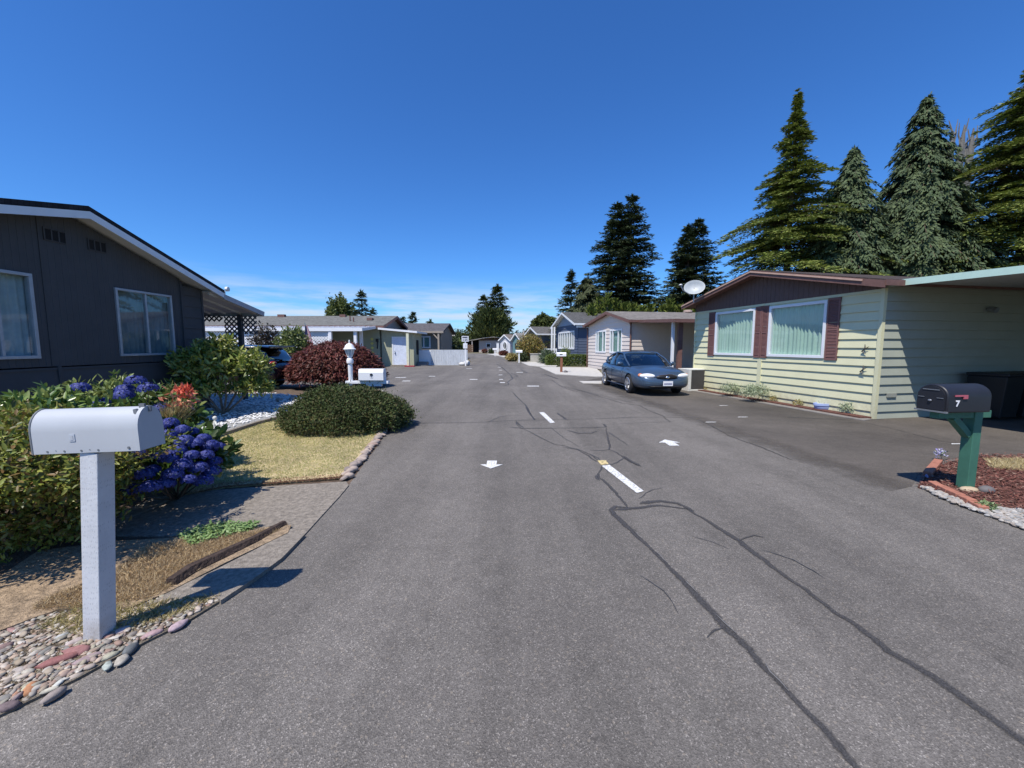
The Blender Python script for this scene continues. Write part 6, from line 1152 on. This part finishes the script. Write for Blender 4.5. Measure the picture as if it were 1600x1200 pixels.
for sy in (1, -1):
    b = B(MC @ Matrix.Translation((2.30, sy*.60, .665)) @ Matrix.Rotation(sy*.45, 4, 'Z') @ Matrix.Rotation(.35, 4, 'Y')); b.ball((0, 0, 0), (.085, .245, .085), 18, 10); hl = b.build('headlight', lens_, CAR, smooth=60)
    b = B(MC @ Matrix.Translation((2.16, sy*.775, .68)) @ Matrix.Rotation(sy*.8, 4, 'Z')); b.ball((0, 0, 0), (.05, .09, .06), 12, 8); b.build('indicator', amb, hl, smooth=60)
    b = B(MC @ Matrix.Translation((.72, sy*.98, 1.0))); b.ball((0, 0, 0), (.06, .11, .07), 12, 8); b.tube([(-.02, -sy*.14, -.04), (0, -sy*.02, 0)], .02, 6); b.build('mirror', bp, CAR, smooth=60)
    b = B(MC)
    for x in (-.30, -1.22): b.tube([(x-.09, sy*.925, .80), (x, sy*.945, .80), (x+.09, sy*.925, .80)], .016, 6)
    b.build('handle', bp, CAR, smooth=60)
    b = B(MC); b.tube([(x, sy*(lerp_tab([(-2.0, .885), (-1, .925), (0, .932), (1.0, .925)], x)), .52) for x in np.linspace(-.95, .95, 9)], .012, 6); b.tube([(x, sy*.905, .23) for x in (-1, 0, 1)], .018, 6); b.build('side_moulding', mt('trim_blue', (.03, .045, .08)), CAR)
    b = B(MC); b.tube([(-.42, sy*.928, .35), (-.42, sy*.935, .6), (-.42, sy*.905, .88)], .005, 4); b.tube([(.80, sy*.922, .35), (.76, sy*.93, .6), (.85, sy*.89, .86)], .005, 4); b.build('door_seam', dark, CAR)
b = B(MC @ Matrix.Translation((2.43, 0, .635)) @ Matrix.Rotation(-.12, 4, 'Y')); b.ball((0, 0, 0), (.06, .36, .08), 20, 8); gr_ = b.build('grille', black, CAR, smooth=60)
b = B(MC @ Matrix.Translation((2.455, 0, .635))); b.tube([(.0-.06*abs(math.cos(a_)), .37*math.cos(a_), .088*math.sin(a_)) for a_ in np.linspace(0, 6.2832, 33)], .011, 6); b.tube([(-.02, -.33, 0), (.035, 0, 0), (-.02, .33, 0)], .010, 6); b.ball((.04, 0, 0), (.015, .065, .032), 14, 8); b.build('grille_trim', chrome, gr_)
b = B(MC); b.box(2.515, 2.53, -.16, .16, .355, .51); pl_ = b.build('number_plate', white, CAR, bev=.004); b = B(MC)
for k in range(7): b.box(2.531, 2.534, -.125+k*.038, -.10+k*.038, .395, .45)
b.build('plate_characters', mt('plate_blue', (.08, .1, .25)), pl_)
b = B(MC); b.ball((2.40, 0, .33), (.10, .60, .055), 16, 6); b.build('air_intake', black, CAR)
b = B(MC)
for sy in (-.38, .38): b.ball((-.25, sy, .95), (.10, .22, .22)); b.ball((-.27, sy, 1.2), (.05, .11, .08)); b.ball((-1.2, sy, .95), (.10, .25, .16))
b.build('seat', mt('seat_grey', (.25, .26, .27)), CAR)
# dark SUV
sp2 = bpy.data.materials.new('dark_car_paint'); sp2.use_nodes = True; pp = sp2.node_tree.nodes['Principled BSDF']; pp.inputs['Metallic'].default_value = .4; pp.inputs['Roughness'].default_value = .25; pp.inputs['Coat Weight'].default_value = .8; nz = noise(sp2.node_tree, 900, 2); LK(sp2.node_tree, mixc(sp2.node_tree, nz, (.015, .018, .026), (.025, .03, .042)), pp.inputs['Base Color'])
ctr = Vector((-11.0, 15.4, 0)); MS = Matrix.Translation(ctr) @ Matrix.Rotation(math.pi, 4, 'Z'); SV = thing('parked_car', 'dark hatchback parked in the shade behind the rhododendron', 'car', ctr)
car_mesh(MS, SV, sp2, top=[(-2.3, .75), (-2.22, 1.0), (-1.9, 1.08), (0, 1.03), (1.0, 1.0), (1.7, .92), (2.1, .78), (2.3, .6)], wid=[(-2.3, .72), (-2.1, .86), (-1, .93), (1, .93), (2, .82), (2.3, .6)], bot=[(-2.3, .42), (-2.0, .28), (0, .25), (2, .27), (2.3, .4)],
  cab=dict(glass=[(-2.12, 1.04, 1.1, .78, .66), (-1.9, 1.02, 1.40, .82, .68), (-1.6, 1.0, 1.58, .84, .68), (0, 1.0, 1.62, .86, .70), (.5, 1.0, 1.5, .84, .68), (1.2, .98, 1.02, .76, .6)], gm=glassM('dark_glass', (.2, .25, .3), .12, .3), roof=[(-2.0, 1.60, .58), (-1.7, 1.63, .64), (0, 1.66, .67), (.4, 1.60, .62)], pillars=[([(1.2, .78, 1.0), (.45, .70, 1.58), (-1.6, .72, 1.60), (-2.05, .78, 1.1)], .04), ([(-.4, .87, 1.0), (-.4, .74, 1.6)], .035), ([(-1.5, .86, 1.02), (-1.65, .74, 1.6)], .08)]), Lh=2.3, wb=1.35, wr=.34, tw=.93)
for sy in (1, -1): b = B(MS @ Matrix.Translation((-2.14, sy*.70, 1.0))); b.ball((0, 0, 0), (.10, .20, .075), 14, 8); b.build('tail_light', mt('tail_red', (.28, .03, .03), rough=.15, bmp=0), SV, smooth=60)
b = B(MS); b.box(-2.34, -2.32, -.16, .16, .78, .92); b.build('number_plate', white, SV); b = B(MS); b.box(-2.28, -1.95, -.60, .60, 1.60, 1.635); b.build('spoiler', sp2, SV, bev=.015)
S.cycles.samples = 128
